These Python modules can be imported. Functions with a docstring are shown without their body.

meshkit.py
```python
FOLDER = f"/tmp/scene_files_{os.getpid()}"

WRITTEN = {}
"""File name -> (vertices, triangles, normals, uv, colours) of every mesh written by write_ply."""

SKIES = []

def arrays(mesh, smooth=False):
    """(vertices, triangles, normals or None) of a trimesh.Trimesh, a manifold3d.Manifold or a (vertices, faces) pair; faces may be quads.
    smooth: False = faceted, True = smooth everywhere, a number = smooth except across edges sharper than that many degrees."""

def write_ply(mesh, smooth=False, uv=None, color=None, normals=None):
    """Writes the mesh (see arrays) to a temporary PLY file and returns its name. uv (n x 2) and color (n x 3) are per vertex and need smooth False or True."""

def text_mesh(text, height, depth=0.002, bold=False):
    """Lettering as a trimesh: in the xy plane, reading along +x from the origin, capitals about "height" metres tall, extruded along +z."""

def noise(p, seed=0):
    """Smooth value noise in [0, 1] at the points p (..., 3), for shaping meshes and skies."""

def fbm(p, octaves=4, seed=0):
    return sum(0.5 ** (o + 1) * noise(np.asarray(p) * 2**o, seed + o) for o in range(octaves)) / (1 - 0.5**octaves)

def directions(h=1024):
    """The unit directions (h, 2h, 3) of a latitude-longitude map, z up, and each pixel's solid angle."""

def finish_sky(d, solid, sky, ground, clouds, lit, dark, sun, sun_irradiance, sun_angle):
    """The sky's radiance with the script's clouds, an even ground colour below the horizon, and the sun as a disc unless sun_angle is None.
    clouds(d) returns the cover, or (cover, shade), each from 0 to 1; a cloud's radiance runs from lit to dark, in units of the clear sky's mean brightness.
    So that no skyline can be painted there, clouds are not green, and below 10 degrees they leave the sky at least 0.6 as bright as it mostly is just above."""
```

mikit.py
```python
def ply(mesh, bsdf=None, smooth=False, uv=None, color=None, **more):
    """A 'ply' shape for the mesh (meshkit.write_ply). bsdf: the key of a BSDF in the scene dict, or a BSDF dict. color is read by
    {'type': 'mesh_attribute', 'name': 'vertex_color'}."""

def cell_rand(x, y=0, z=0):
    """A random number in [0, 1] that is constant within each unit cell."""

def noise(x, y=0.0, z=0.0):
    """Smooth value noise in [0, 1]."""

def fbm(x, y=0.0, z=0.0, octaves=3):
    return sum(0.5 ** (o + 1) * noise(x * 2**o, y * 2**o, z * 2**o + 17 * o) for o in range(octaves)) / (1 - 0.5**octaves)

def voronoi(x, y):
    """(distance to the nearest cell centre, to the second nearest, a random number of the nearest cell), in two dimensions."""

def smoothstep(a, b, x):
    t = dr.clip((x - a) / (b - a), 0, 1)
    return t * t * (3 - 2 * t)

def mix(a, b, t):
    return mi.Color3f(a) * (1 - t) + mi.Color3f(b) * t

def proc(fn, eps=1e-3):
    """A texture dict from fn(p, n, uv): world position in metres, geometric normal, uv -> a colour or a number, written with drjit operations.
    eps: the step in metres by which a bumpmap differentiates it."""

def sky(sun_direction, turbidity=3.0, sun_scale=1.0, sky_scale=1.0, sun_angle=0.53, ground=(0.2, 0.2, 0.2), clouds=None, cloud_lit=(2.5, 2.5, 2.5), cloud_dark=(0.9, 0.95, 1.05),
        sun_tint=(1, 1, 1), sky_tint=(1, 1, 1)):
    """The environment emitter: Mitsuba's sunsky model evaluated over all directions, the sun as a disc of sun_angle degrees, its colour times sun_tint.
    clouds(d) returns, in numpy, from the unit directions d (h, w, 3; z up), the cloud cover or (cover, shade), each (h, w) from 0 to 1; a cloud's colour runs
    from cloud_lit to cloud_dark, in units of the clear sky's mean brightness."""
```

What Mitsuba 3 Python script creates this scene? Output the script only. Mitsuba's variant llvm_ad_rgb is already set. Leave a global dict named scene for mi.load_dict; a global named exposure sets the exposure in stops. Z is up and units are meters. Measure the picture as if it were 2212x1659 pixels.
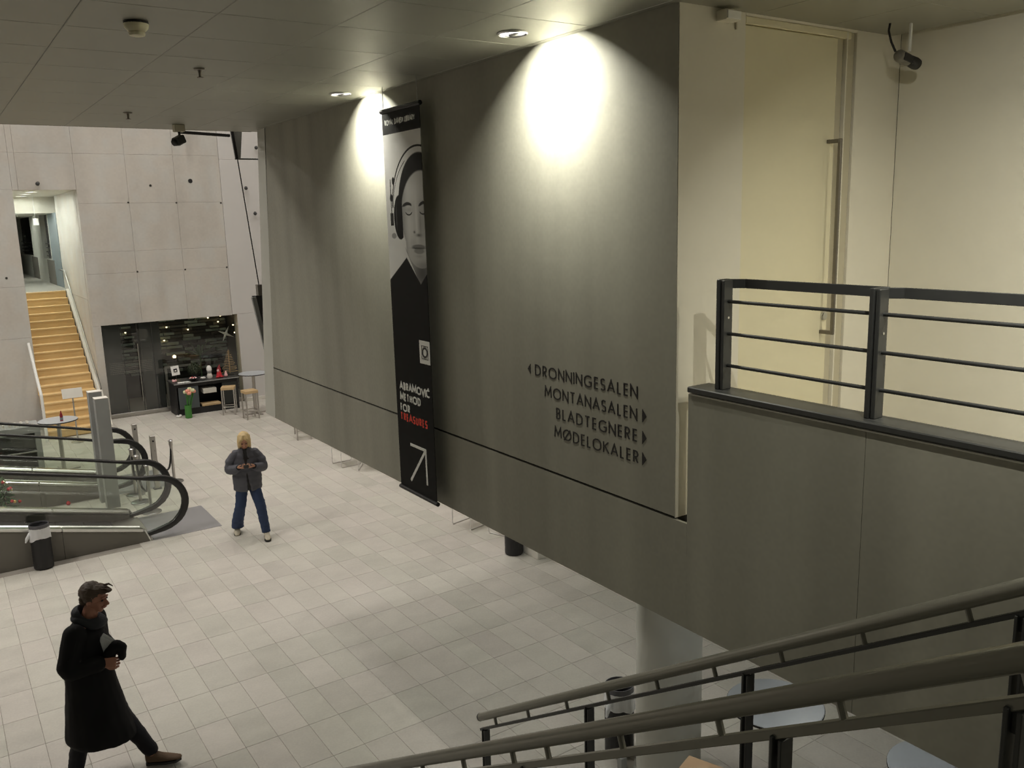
import math, random
import numpy as np
import trimesh
import manifold3d as m3
import drjit as dr
import mitsuba as mi
import mikit, meshkit
from shapely.geometry import Polygon, LineString, Point, box as sbox
from shapely.ops import unary_union
from shapely import affinity

T = mi.ScalarTransform4f
rng = random.Random(7)
scene, labels = {'type': 'scene'}, {}

# ---------------------------------------------------------------- camera, lights, exposure
exposure = 3.0
CAM = np.array([0.0, 0.0, 4.75])
FW = np.array([0.5481877, 0.81465667, -0.18927427])
DN = np.array([-0.12836974, -0.14167004, -0.9815553])
RT = np.array([0.82644507, -0.56237364, -0.02691549])
scene['camera'] = {'type': 'perspective', 'fov_axis': 'x', 'fov': math.degrees(2 * math.atan(1106 / 1863.9)), 'near_clip': 0.05, 'far_clip': 200.0,
                   'to_world': T().look_at(origin=CAM.tolist(), target=(CAM + FW).tolist(), up=(-DN).tolist())}
ATRIUM_FILL_L = (4.9, 4.65, 4.35)  # unseen roof lamps, added to light the atrium
PENDANT_FILL_L = (9.0, 8.5, 7.8)       # added lamps hung out of view to brighten the big wall
HALL_L = (9.6, 9.7, 8.0)           # small downlights in the low hall ceiling
SOFFIT_L = (12.0, 12.2, 11.4)        # lamps under the overhanging box
LANDING_I = (1.40, 1.31, 1.05)        # recessed spots over the landing with the door
WASH_I = (1.75, 1.7, 1.46)         # wall washers
STAIR_L = (21.0, 22.4, 20.4)       # stairwell downlights
CAFE_FILL_L = (3.4, 3.3, 2.6)           # ceiling lamps added to brighten the slate wall of the cafe
ATRIUM_FILL_SPOTS = [(1.0, 13.0), (5.5, 13.5), (1.0, 18.5), (5.5, 19.0), (9.5, 16.0)]
PENDANT_FILLS = [(-2.6, 12.2, 7.6), (-3.6, 18.0, 8.6)]
HALL_SPOTS = [(0.35, -1.6), (-2.1, 0.9), (-4.4, 1.6), (-4.4, 4.6)]
SOFFIT_SPOTS = [(4.3, 8.4), (4.3, 6.0), (4.5, 3.2), (6.4, 7.6), (6.4, 4.6), (5.2, 1.2)]
LANDING_SPOTS = [(4.25, 0.9), (4.25, -1.4)]

# ---------------------------------------------------------------- materials
P, S3, MX, CR, FBM, NZ = mikit.proc, mikit.smoothstep, mikit.mix, mikit.cell_rand, mikit.fbm, mikit.noise


def mat(key, color, rough=0.5, metal=0.0, spec=0.5, two=True, **kw):
    c = color if isinstance(color, dict) else {'type': 'rgb', 'value': list(color)}
    b = {'type': 'principled', 'base_color': c, 'roughness': rough, 'metallic': metal, 'specular': spec, **kw}
    scene['mat_' + key] = {'type': 'twosided', 'bsdf': b} if two else b
    return 'mat_' + key


def f_wall(p, n, uv):      # dark cast wall: vertical streaks, patches
    big = FBM(p.y * 0.9 + p.x, p.z * 0.55, p.x * .5, octaves=3)
    streak = FBM(p.y * 5.0, p.z * 0.35, 3.1, octaves=3)
    fine = NZ(p.y * 60, p.z * 60, p.x * 60)
    v = 0.80 + 0.36 * (big - .5) + 0.30 * (streak - .5) + 0.06 * fine
    return MX((0.384, 0.373, 0.313), (0.377, 0.371, 0.312), S3(.4, .65, big)) * v


def f_pale(p, n, uv):      # pale cast walls of the atrium
    big = FBM(p.x * 0.7, p.z * 0.6, p.y * .7, octaves=3)
    st = FBM(p.x * 3.0, p.z * 0.35, 1.7, octaves=2)
    fine = NZ(p.x * 25, p.z * 25, p.y * 25)
    med = FBM(p.x * 2.6 + 5, p.z * 2.2, p.y * 2.2, octaves=3)
    v = 0.86 + 0.26 * (big - .5) + 0.16 * (st - .5) + 0.20 * (med - .5) + 0.05 * fine
    stain = S3(.62, .78, NZ(p.x * 2.3, 3.3, 0)) * S3(6.9, 8.2, p.z + 1.2 * NZ(p.x * 5, 1.0, 0)) * S3(9.6, 8.6, p.z)
    return MX((0.60, 0.565, 0.515), (0.57, 0.555, 0.52), S3(.35, .65, med)) * v * (1 - .22 * stain)


def f_tile(p, n, uv):      # pale floor stone, each slab its own tone
    ix, iy = dr.floor((p.x - 2.217) / .3045), dr.floor((p.y - 8.02) / .604)
    r = CR(ix, iy, 1)
    r2 = CR(ix, iy, 5)
    vein = FBM(p.x * 2.4 + 7 * r, p.y * 5.0, r * 9, octaves=3)
    big = FBM(p.x * .5, p.y * .5, 4.0, octaves=2)
    fine = NZ(p.x * 70, p.y * 70)
    v = 0.86 + 0.09 * (r - .5) + 0.17 * (vein - .5) + 0.16 * (big - .5) + 0.05 * fine
    return MX((0.585, 0.550, 0.505), (0.565, 0.550, 0.490), r2) * v


def f_wood(p, n, uv):
    g = FBM(p.x * 3.0, p.y * 40, p.z * 40, octaves=3)
    return MX((0.58, 0.40, 0.18), (0.68, 0.49, 0.24), g)


mat('wall', P(f_wall), .62, spec=.35)
mat('pale', P(f_pale), .75, spec=.3)
mat('tile', P(f_tile), .42, spec=.4)
mat('wood', P(f_wood), .5)
mat('cool_pale', (0.575, 0.56, 0.545), .75, spec=.3)
mat('grout', (0.27, 0.25, 0.22), .9)
mat('gap', (0.035, 0.033, 0.028), .9)
mat('ceiling', (0.365, 0.362, 0.315), .48, metal=.6)
mat('rawslab', (0.25, 0.24, 0.21), .8)
mat('soffit', (0.45, 0.44, 0.39), .7)
def f_column(p, n, uv):    # pale column paint with one dark run-off mark
    st = dr.exp(-dr.square((p.y - 4.88) / .045)) * S3(1.1, 2.0, p.z) * S3(2.5, 2.3, p.z) * S3(4.62, 4.56, p.x)
    return mi.Color3f(0.47, 0.47, 0.425) * (1 - .45 * st) * (.95 + .1 * FBM(p.x * 3, p.y * 3, p.z * 2, octaves=2))


mat('column', P(f_column), .55)
mat('white_paint', (0.72, 0.69, 0.60), .6)
mat('cream', (0.72, 0.67, 0.49), .45)
mat('jamb', (0.50, 0.46, 0.35), .5)
mat('steel', (0.62, 0.62, 0.60), .22, metal=1.0)
mat('brushed', (0.50, 0.48, 0.45), .36, metal=.9)
mat('base_steel', (0.34, 0.34, 0.34), .25, metal=.9)
mat('chrome', (0.80, 0.80, 0.80), .10, metal=1.0)
mat('handle', (0.20, 0.18, 0.15), .35, metal=.6)
mat('dark_steel', (0.050, 0.052, 0.052), .42, metal=.25)
mat('rail_paint', (0.21, 0.205, 0.175), .30, metal=.35)
mat('black', (0.012, 0.012, 0.013), .5)
mat('rubber', (0.014, 0.014, 0.014), .38)
mat('lettering', (0.012, 0.011, 0.010), .6)
mat('skirt_grey', (0.155, 0.145, 0.125), .5)
mat('post_grey', (0.28, 0.288, 0.282), .5)
mat('pallet', (0.06, 0.06, 0.058), .55, metal=.3)
mat('plate', (0.33, 0.33, 0.345), .35, metal=.4)
mat('white', (0.80, 0.80, 0.78), .5)
mat('offwhite', (0.66, 0.64, 0.58), .5)
mat('bag', (0.70, 0.71, 0.73), .35, two=True)
mat('rim', (0.10, 0.10, 0.115), .45)
mat('table_top', (0.34, 0.365, 0.395), .28)
mat('stool_wood', (0.52, 0.37, 0.20), .5)
mat('stool_wood_warm', (0.60, 0.41, 0.25), .5)
mat('dark_grey', (0.022, 0.025, 0.023), .5)
mat('teal_grey', (0.075, 0.090, 0.095), .5)
mat('door_blue', (0.20, 0.235, 0.25), .5)
mat('night', (0.006, 0.007, 0.008), .25)
mat('slate1', (0.10, 0.11, 0.10), .5)
mat('slate2', (0.30, 0.37, 0.34), .4)
mat('slate3', (0.035, 0.034, 0.028), .6)
mat('leaf', (0.035, 0.085, 0.025), .5)
mat('leaf_dark', (0.03, 0.045, 0.02), .55)
mat('stem', (0.05, 0.20, 0.035), .45)
mat('petal_pink', (0.85, 0.36, 0.27), .5)
mat('petal_cream', (0.75, 0.76, 0.48), .5)
mat('red', (0.50, 0.02, 0.03), .4)
mat('red_dark', (0.22, 0.012, 0.02), .6)
mat('pinkish', (0.70, 0.40, 0.40), .3)
mat('twig', (0.36, 0.25, 0.13), .6)
mat('brass', (0.75, 0.5, 0.18), .35, metal=.7)
mat('paper', (0.74, 0.77, 0.80), .6)
mat('skin', (0.47, 0.25, 0.165), .5)
mat('skin_man', (0.34, 0.155, 0.105), .5)
mat('lip', (0.30, 0.10, 0.08), .5)
mat('eye', (0.03, 0.02, 0.02), .3)
mat('blond', (0.56, 0.42, 0.21), .5)
mat('brown_hair', (0.062, 0.040, 0.026), .6)
mat('coat', (0.0065, 0.0065, 0.0075), .75, spec=.2)
mat('trousers', (0.010, 0.010, 0.014), .7, spec=.25)
mat('collar', (0.018, 0.020, 0.026), .75)
mat('suede', (0.12, 0.075, 0.045), .8)
mat('jacket', (0.072, 0.074, 0.090), .65)
mat('denim', (0.022, 0.040, 0.098), .75)
mat('trainer', (0.50, 0.46, 0.36), .6)
mat('red_print', (0.78, 0.055, 0.03), .6)
mat('white_print', (0.84, 0.84, 0.81), .6)
scene['mat_glass'] = {'type': 'thindielectric', 'int_ior': 1.5, 'specular_transmittance': {'type': 'rgb', 'value': [.85, .90, .84]}}
scene['mat_clear'] = {'type': 'thindielectric', 'int_ior': 1.5, 'specular_transmittance': {'type': 'rgb', 'value': [.86, .90, .88]}}


# ---------------------------------------------------------------- helpers
_last = {}


def part(parent, base, mesh, m, smooth=False, label=None, kind=None, **kw):
    full = parent + '__' + base
    n = _last.get(full, -1) + 1
    _last[full] = n
    key = full if n == 0 else f'{full}_{n:03d}'
    scene[key] = mikit.ply(mesh, 'mat_' + m if isinstance(m, str) else m, smooth, **kw)
    if label or kind:
        labels[key] = {k: v for k, v in (('label', label), ('kind', kind)) if v}
    return key


def thing(base, label, cat, group=None):
    n = _last.get('#' + base, -1) + 1
    _last['#' + base] = n
    key = base if n == 0 else f'{base}_{n:03d}'
    labels[key] = {'label': label, 'category': cat}
    if group:
        labels[key]['group'] = group
    return key


def solo(base, mesh, m, label, cat, smooth=False, group=None, **kw):
    key = thing(base, label, cat, group)
    scene[key] = mikit.ply(mesh, 'mat_' + m, smooth, **kw)
    return key


def struct(key, mesh=None, m=None, label=None, smooth=False):
    labels[key] = {'kind': 'structure', **({'label': label} if label else {})}
    if mesh is not None:
        scene[key] = mikit.ply(mesh, 'mat_' + m, smooth)
    return key


def tm(v, f):
    return trimesh.Trimesh(np.asarray(v, float), np.asarray(f), process=False)


def mtm(man):
    q = man.to_mesh()
    return tm(np.array(q.vert_properties)[:, :3], np.array(q.tri_verts))


def cb(x0, x1, y0, y1, z0, z1, b=0.003):
    """box with chamfered edges"""
    if b <= 0:
        m = trimesh.creation.box((x1 - x0, y1 - y0, z1 - z0))
        m.apply_translation(((x0 + x1) / 2, (y0 + y1) / 2, (z0 + z1) / 2))
        return m
    b = min(b, (x1 - x0) / 2.2, (y1 - y0) / 2.2, (z1 - z0) / 2.2)
    pts = []
    for sx, sy, sz in np.ndindex(2, 2, 2):
        c = np.array([(x0, x1)[sx], (y0, y1)[sy], (z0, z1)[sz]])
        d = np.array([(1, -1)[sx], (1, -1)[sy], (1, -1)[sz]]) * b
        for k in range(3):
            o = d.copy()
            o[k] = 0
            pts.append(c + o)
    return mtm(m3.Manifold.hull_points(np.array(pts)))


def obox(p0, p1, w, h, b=0.002, up=(0, 0, 1)):
    """bar from p0 to p1 with cross-section w (sideways) x h (along up)"""
    p0, p1 = np.array(p0, float), np.array(p1, float)
    d = p1 - p0
    L = np.linalg.norm(d)
    d /= L
    s = np.cross(d, up)
    if np.linalg.norm(s) < 1e-6:
        s = np.cross(d, (1, 0, 0))
    s /= np.linalg.norm(s)
    u = np.cross(s, d)
    m = cb(0, L, -w / 2, w / 2, -h / 2, h / 2, b)
    M = np.eye(4)
    M[:3, 0], M[:3, 1], M[:3, 2], M[:3, 3] = d, -s, u, p0
    m.apply_transform(M)
    return m


def tube(pts, r, n=12, cap=True, flat=None):
    """swept round section; r a number or list; flat=(a, b): half sizes sideways (horizontal) and in the normal direction, lists allowed"""
    p = np.asarray(pts, float)
    k = len(p)
    t = np.gradient(p, axis=0)
    t /= np.linalg.norm(t, axis=1, keepdims=True) + 1e-12
    a0 = np.cross(t[0], (0, 0, 1))
    if np.linalg.norm(a0) < 1e-3:
        a0 = np.cross(t[0], (1, 0, 0))
    a = [a0 / np.linalg.norm(a0)]
    for i in range(1, k):
        v = a[-1] - t[i] * (a[-1] @ t[i])
        a.append(v / np.linalg.norm(v))
    a = np.array(a)
    b = np.cross(t, a)
    ang = np.arange(n) * 2 * np.pi / n
    if flat is None:
        ra = rb = np.broadcast_to(np.asarray(r, float), (k,))
        ca, sa = np.cos(ang), np.sin(ang)
    else:
        ra, rb = (np.broadcast_to(np.asarray(q, float), (k,)) for q in flat)
        ca, sa = np.sign(np.cos(ang)) * abs(np.cos(ang)) ** .55, np.sign(np.sin(ang)) * abs(np.sin(ang)) ** .55
    v = p[:, None] + ra[:, None, None] * ca[None, :, None] * a[:, None] + rb[:, None, None] * sa[None, :, None] * b[:, None]
    v = v.reshape(-1, 3)
    f = []
    for i in range(k - 1):
        for j in range(n):
            q = [i * n + j, i * n + (j + 1) % n, (i + 1) * n + (j + 1) % n, (i + 1) * n + j]
            f += [[q[0], q[2], q[1]], [q[0], q[3], q[2]]]
    if cap:
        c0, c1 = len(v), len(v) + 1
        v = np.vstack([v, p[:1], p[-1:]])
        for j in range(n):
            f += [[c0, j, (j + 1) % n], [c1, (k - 1) * n + (j + 1) % n, (k - 1) * n + j]]
    m = tm(v, f)
    if m.volume < 0:
        m.invert()
    return m


def lathe(prof, n=24, at=(0, 0, 0)):
    pr = np.asarray(prof, float)
    m = trimesh.creation.revolve(pr, sections=n)
    m.apply_translation(at)
    return m


def cat(*ms):
    return trimesh.util.concatenate(list(ms))


def polys(g):
    return [q for q in getattr(g, 'geoms', [g]) if q.geom_type == 'Polygon' and q.area > 1e-9]


def plate(g, depth, o, ux, uy):
    """extrude a shapely shape along ux x uy, laid out from point o with axes ux, uy"""
    ms = [trimesh.creation.extrude_polygon(q, depth, engine='earcut') for q in polys(g)]
    m = cat(*ms)
    ux, uy = np.array(ux, float), np.array(uy, float)
    M = np.eye(4)
    M[:3, 0], M[:3, 1], M[:3, 2], M[:3, 3] = ux, uy, np.cross(ux, uy), o
    m.apply_transform(M)
    return m


def sph(c, r, sub=2):
    m = trimesh.creation.icosphere(subdivisions=sub)
    m.apply_scale(r if np.isscalar(r) else np.array(r))
    m.apply_translation(c)
    return m


def moved(m, loc=(0, 0, 0), rz=0.0):
    m = m.copy()
    m.apply_transform(trimesh.transformations.rotation_matrix(rz, (0, 0, 1)))
    m.apply_translation(loc)
    return m


def framed(m, origin, ax, ay):
    M = np.eye(4)
    M[:3, 0], M[:3, 1], M[:3, 2], M[:3, 3] = ax, ay, np.cross(ax, ay), origin
    m = m.copy()
    m.apply_transform(M)
    return m


def ball(c, r):
    s = m3.Manifold.sphere(1.0, 20)
    return s.scale((r, r, r) if np.isscalar(r) else tuple(r)).translate(tuple(float(x) for x in c))


def limb(*pr):
    """hulls along a chain of (centre, radius)"""
    return [m3.Manifold.batch_hull([ball(*a), ball(*b)]) for a, b in zip(pr, pr[1:])]


def fuse(ms, edge=.02, it=8):
    u = m3.Manifold.batch_boolean(ms, m3.OpType.Add)
    if edge:
        u = u.refine_to_length(edge)
    m = mtm(u)
    if it:
        m = trimesh.Trimesh(m.vertices, m.faces, process=True)
        trimesh.smoothing.filter_taubin(m, lamb=.5, nu=.53, iterations=it)
    return m


def to_man(m):
    return m3.Manifold(m3.Mesh(np.asarray(m.vertices, np.float32), np.asarray(m.faces, np.uint32)))


# stroke lettering
def arc(cx, cy, rx, ry, a0, a1, n=18):
    return [(cx + rx * math.cos(math.radians(a)), cy + ry * math.sin(math.radians(a))) for a in np.linspace(a0, a1, n)]


GLYPH = {
    'A': (.74, [[(0, 0), (.37, 1), (.74, 0)], [(.14, .34), (.60, .34)]]),
    'B': (.50, [[(0, .53), (.22, .53)] + arc(.22, .265, .28, .265, 90, -90) + [(0, 0), (0, 1), (.2, 1)] + arc(.2, .765, .24, .235, 90, -90)]),
    'C': (.80, [arc(.5, .5, .5, .5, 48, 312)]),
    'D': (.74, [[(0, 0), (0, 1), (.24, 1)] + arc(.24, .5, .5, .5, 90, -90) + [(0, 0), (0, .2)]]),
    'E': (.46, [[(.46, 1), (0, 1), (0, 0), (.46, 0)], [(0, .52), (.42, .52)]]),
    'F': (.44, [[(.44, 1), (0, 1), (0, 0)], [(0, .52), (.40, .52)]]),
    'G': (.88, [arc(.5, .5, .5, .5, 50, 322) + [(.88, .45), (.56, .45)]]),
    'H': (.66, [[(0, 0), (0, 1)], [(.66, 0), (.66, 1)], [(0, .52), (.66, .52)]]),
    'I': (.02, [[(.01, 0), (.01, 1)]]),
    'K': (.60, [[(0, 0), (0, 1)], [(.56, 1), (.03, .50)], [(.16, .60), (.62, 0)]]),
    'L': (.42, [[(0, 1), (0, 0), (.42, 0)]]),
    'M': (.86, [[(0, 0), (.08, 1), (.43, .28), (.78, 1), (.86, 0)]]),
    'N': (.66, [[(0, 0), (0, 1), (.66, 0), (.66, 1)]]),
    'O': (1.0, [arc(.5, .5, .5, .5, 0, 360, 40)]),
    'Ø': (1.0, [arc(.5, .5, .5, .5, 0, 360, 40), [(.10, -.04), (.90, 1.04)]]),
    'R': (.54, [[(0, 0), (0, 1), (.22, 1)] + arc(.22, .74, .26, .26, 90, -90) + [(0, .48)], [(.20, .48), (.56, 0)]]),
    'S': (.50, [arc(.25, .745, .235, .255, 40, 270, 16)[:-1] + arc(.25, .245, .25, .245, 90, -140, 16)]),
    'T': (.60, [[(0, 1), (.60, 1)], [(.30, 1), (.30, 0)]]),
    'U': (.62, [[(0, 1), (0, .31)] + arc(.31, .31, .31, .31, 180, 360) + [(.62, 1)]]),
    'V': (.70, [[(0, 1), (.35, 0), (.70, 1)]]),
    'Y': (.62, [[(0, 1), (.31, .48), (.62, 1)], [(.31, .48), (.31, 0)]]),
    ' ': (.22, []),
}
GLYPH['Ć'] = (.80, GLYPH['C'][1] + [[(.42, 1.10), (.62, 1.30)]])


def letters(parent, s, cap, width, weight, gap, o, m, dep):
    """each letter a part of the sign, laid out on a plane x = const that faces -x"""
    for g in text_shape(s, cap, width, weight, gap, True):
        part(parent, 'letter', plate(g, dep, o, (0, -1, 0), (0, 0, 1)), m)


def text_shape(s, cap, width, weight, gap=.20, apart=False):
    """lettering as a shapely shape, cap metres tall and width metres long from the origin"""
    x, out = 0.0, []
    for ch in s:
        w, lines = GLYPH[ch]
        for ln in lines:
            pts = [(min(max(a, weight / 2 - .0), max(w - weight / 2, w / 2)) if ch not in 'AVMNYKXØ' else a, weight / 2 + b * (1 - weight)) for a, b in ln]
            if ch == 'I':
                pts = [(.01, weight / 2 * 0), (.01, 1)]
            out.append(affinity.translate(LineString(pts).buffer(weight / 2, cap_style='flat' if ch != 'O' else 'round', join_style='mitre', mitre_limit=2.5), x, 0))
        x += w + gap
    g = unary_union(out).intersection(sbox(-5, -.12, 500, 1.5))
    b = g.bounds
    if apart:
        res, i = [], 0
        for ch in s:
            n = len(GLYPH[ch][1])
            if n:
                q = unary_union(out[i:i + n]).intersection(sbox(-5, -.12, 500, 1.5))
                res.append(affinity.translate(affinity.scale(q, width / (b[2] - b[0]), cap, origin=(0, 0)), -b[0] * width / (b[2] - b[0]), 0))
            i += n
        return res
    return affinity.translate(affinity.scale(g, width / (b[2] - b[0]), cap, origin=(0, 0)), -b[0] * width / (b[2] - b[0]), 0)


# ================================================================ SETTING
W, YB, ZC, ZL, ZB = 3.185, 23.37, 5.75, 3.135, 2.53      # big wall plane, back wall, hall ceiling, landing level, underside of the box

# ---- floor
struct('floor', cb(-12, 12, -8, 41, -.30, -.004, 0), 'grout', 'pale stone floor laid in narrow slabs')


def seen(x, y, z=0.0):
    d = np.array([x, y, z]) - CAM
    zc = d @ FW
    if zc < .3:
        return 0
    px, py = 1106 + 1863.9 * (d @ RT) / zc, 829.5 + 1863.9 * (d @ DN) / zc
    if not (-25 < px < 2237 and 260 < py < 1690):
        return 0
    if x > W:
        t = W / x
        yy, zz = y * t, CAM[2] * (1 - t)
        if zz > ZB and yy < 9.9:
            return 0
    return 1 / zc ** 3 * 1000


tiles = []
for i in range(-30, 24):
    for j in range(-18, 26):
        x0, y0 = 2.217 + .3045 * i, 8.02 + .604 * j
        x1, y1 = x0 + .3045, min(y0 + .604, YB)
        if y0 > YB - .05 or (13.66 < (y0 + y1) / 2 < 14.87 and x1 < 2.3) or (16.56 < (y0 + y1) / 2 < 17.74 and x1 < 2.3):
            continue
        tiles.append((seen((x0 + x1) / 2, (y0 + y1) / 2), x0, x1, y0, y1))
tiles.sort(key=lambda t: -t[0])


def tile_mesh(x0, x1, y0, y1):
    g, b = .0018, .0018
    v = []
    for e, z in ((g, -.004), (g, -.0012), (g + b, 0)):
        v += [(x0 + e, y0 + e, z), (x1 - e, y0 + e, z), (x1 - e, y1 - e, z), (x0 + e, y1 - e, z)]
    f = [[8, 9, 10], [8, 10, 11]]
    for l in (0, 4):
        for k in range(4):
            a, c = l + k, l + (k + 1) % 4
            f += [[a, c, c + 4], [a, c + 4, a + 4]]
    return tm(v, f)


for _, *q in tiles[:300]:
    part('floor', 'slab', tile_mesh(*q), 'tile')
part('floor', 'slab_field', cat(*[tile_mesh(*q) for _, *q in tiles[300:]]), 'tile', kind='stuff', label='rest of the pale floor slabs')

# ---- hall ceiling of square metal panels
struct('ceiling', cb(-6, 12, -8, 9.70, ZC + .02, ZC + .45, 0), 'rawslab', 'low hall ceiling of square brushed metal panels')
cx = [.74 - .6 * k for k in range(8, 0, -1)] + [.74, 1.335, 1.935, 2.535, 3.135, 3.735, 4.335, 4.955]
cy = [3.82 - .6 * k for k in range(9, 0, -1)] + [3.82, 4.42, 5.01, 5.615, 6.22, 6.815, 7.41, 8.0, 8.6, 9.2, 9.70]
for a, b in zip(cx, cx[1:]):
    for c, d in zip(cy, cy[1:]):
        if a > 3.2 and d > 3.3:
            continue
        part('ceiling', 'panel', cb(a + .001, b - .001, c + .001, d - .001, ZC, ZC + .02, .003), 'ceiling')
part('ceiling', 'fascia', cb(-6, W, 9.70, 9.74, ZC - .0, ZC + .9, .003), 'rawslab')

# ---- the big overhanging box: wall_right
struct('wall_right', None, None, 'dark cast wall of the box that overhangs the hall')


def yz(poly, x0, x1, m, name, label=None):
    part('wall_right', name, plate(Polygon(poly), x1 - x0, (x0, 0, 0), (0, 1, 0), (0, 0, 1)), m, label=label)


endy = lambda z: 9.52 + (ZC - z) * .158
grvy = lambda z: 9.27 + (ZC - z) * .1535
zg = 3.135
yz([(3.2, ZB), (endy(ZB), ZB), (endy(6.2), 6.2), (3.2, 6.2)], W + .014, W + .34, 'gap', 'core', 'dark joint behind the panels')
yz([(3.2, zg + .008), (grvy(zg) - .012, zg + .008), (grvy(ZC) - .012, ZC + .02), (3.2, ZC + .02)], W, W + .02, 'wall', 'panel')
yz([(grvy(zg) + .018, ZB), (endy(ZB), ZB), (endy(ZC), ZC + .02), (grvy(ZC) + .018, ZC + .02)], W - .0005, W + .02, 'column', 'edge_strip', 'paler strip at the far end of the wall')
yz([(3.107, ZB), (grvy(zg), ZB), (grvy(zg), zg - .008), (3.107, zg - .008)], W, W + .02, 'wall', 'lower_band')
yz([(2.085, ZB), (3.1066, ZB), (3.1066, 3.833), (2.085, 3.833)], W, W + .12, 'wall', 'parapet_panel')
yz([(-3.0, ZB), (2.0825, ZB), (2.0825, 3.833), (-3.0, 3.833)], W, W + .12, 'wall', 'parapet_panel')
part('wall_right', 'lit_edge', cb(W - .001, W + .115, -3, 3.1064, 3.828, 3.837, .002), 'offwhite', label='thin chamfered edge under the coping, its caught light painted pale')  # concrete chamfer; the light it catches is painted in off-white
part('wall_right', 'parapet_core', cb(W + .02, W + .115, -3, 3.100, ZB, 3.825, 0), 'rawslab')
part('wall_right', 'end_face', cb(W + .003, W + .345, 3.197, 3.2005, zg, ZC, 0), 'white_paint', label='white end of the dark wall')
part('wall_right', 'far_end', plate(Polygon([(W + .02, 0), (12, 0), (12, 1), (W + .02, 1)]), .02, (0, 0, 0), (1, 0, 0), (0, 1, 0)).apply_transform(
    np.array([[1, 0, 0, 0], [0, -.506, 1, endy(ZB) - .02], [0, 3.2, 0, ZB], [0, 0, 0, 1.0]])), 'wall')
struct('trim_1', cb(W + .02, 12, -8, 9.9, ZB, ZB + .06, 0), 'soffit', 'underside of the overhanging box')

# coping on the parapet
cop = solo('coping', cb(W - .012, W + .15, -3, 3.107, 3.843, 3.873, .005), 'dark_steel', 'black steel coping that caps the concrete parapet below the railing', 'coping')

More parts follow.
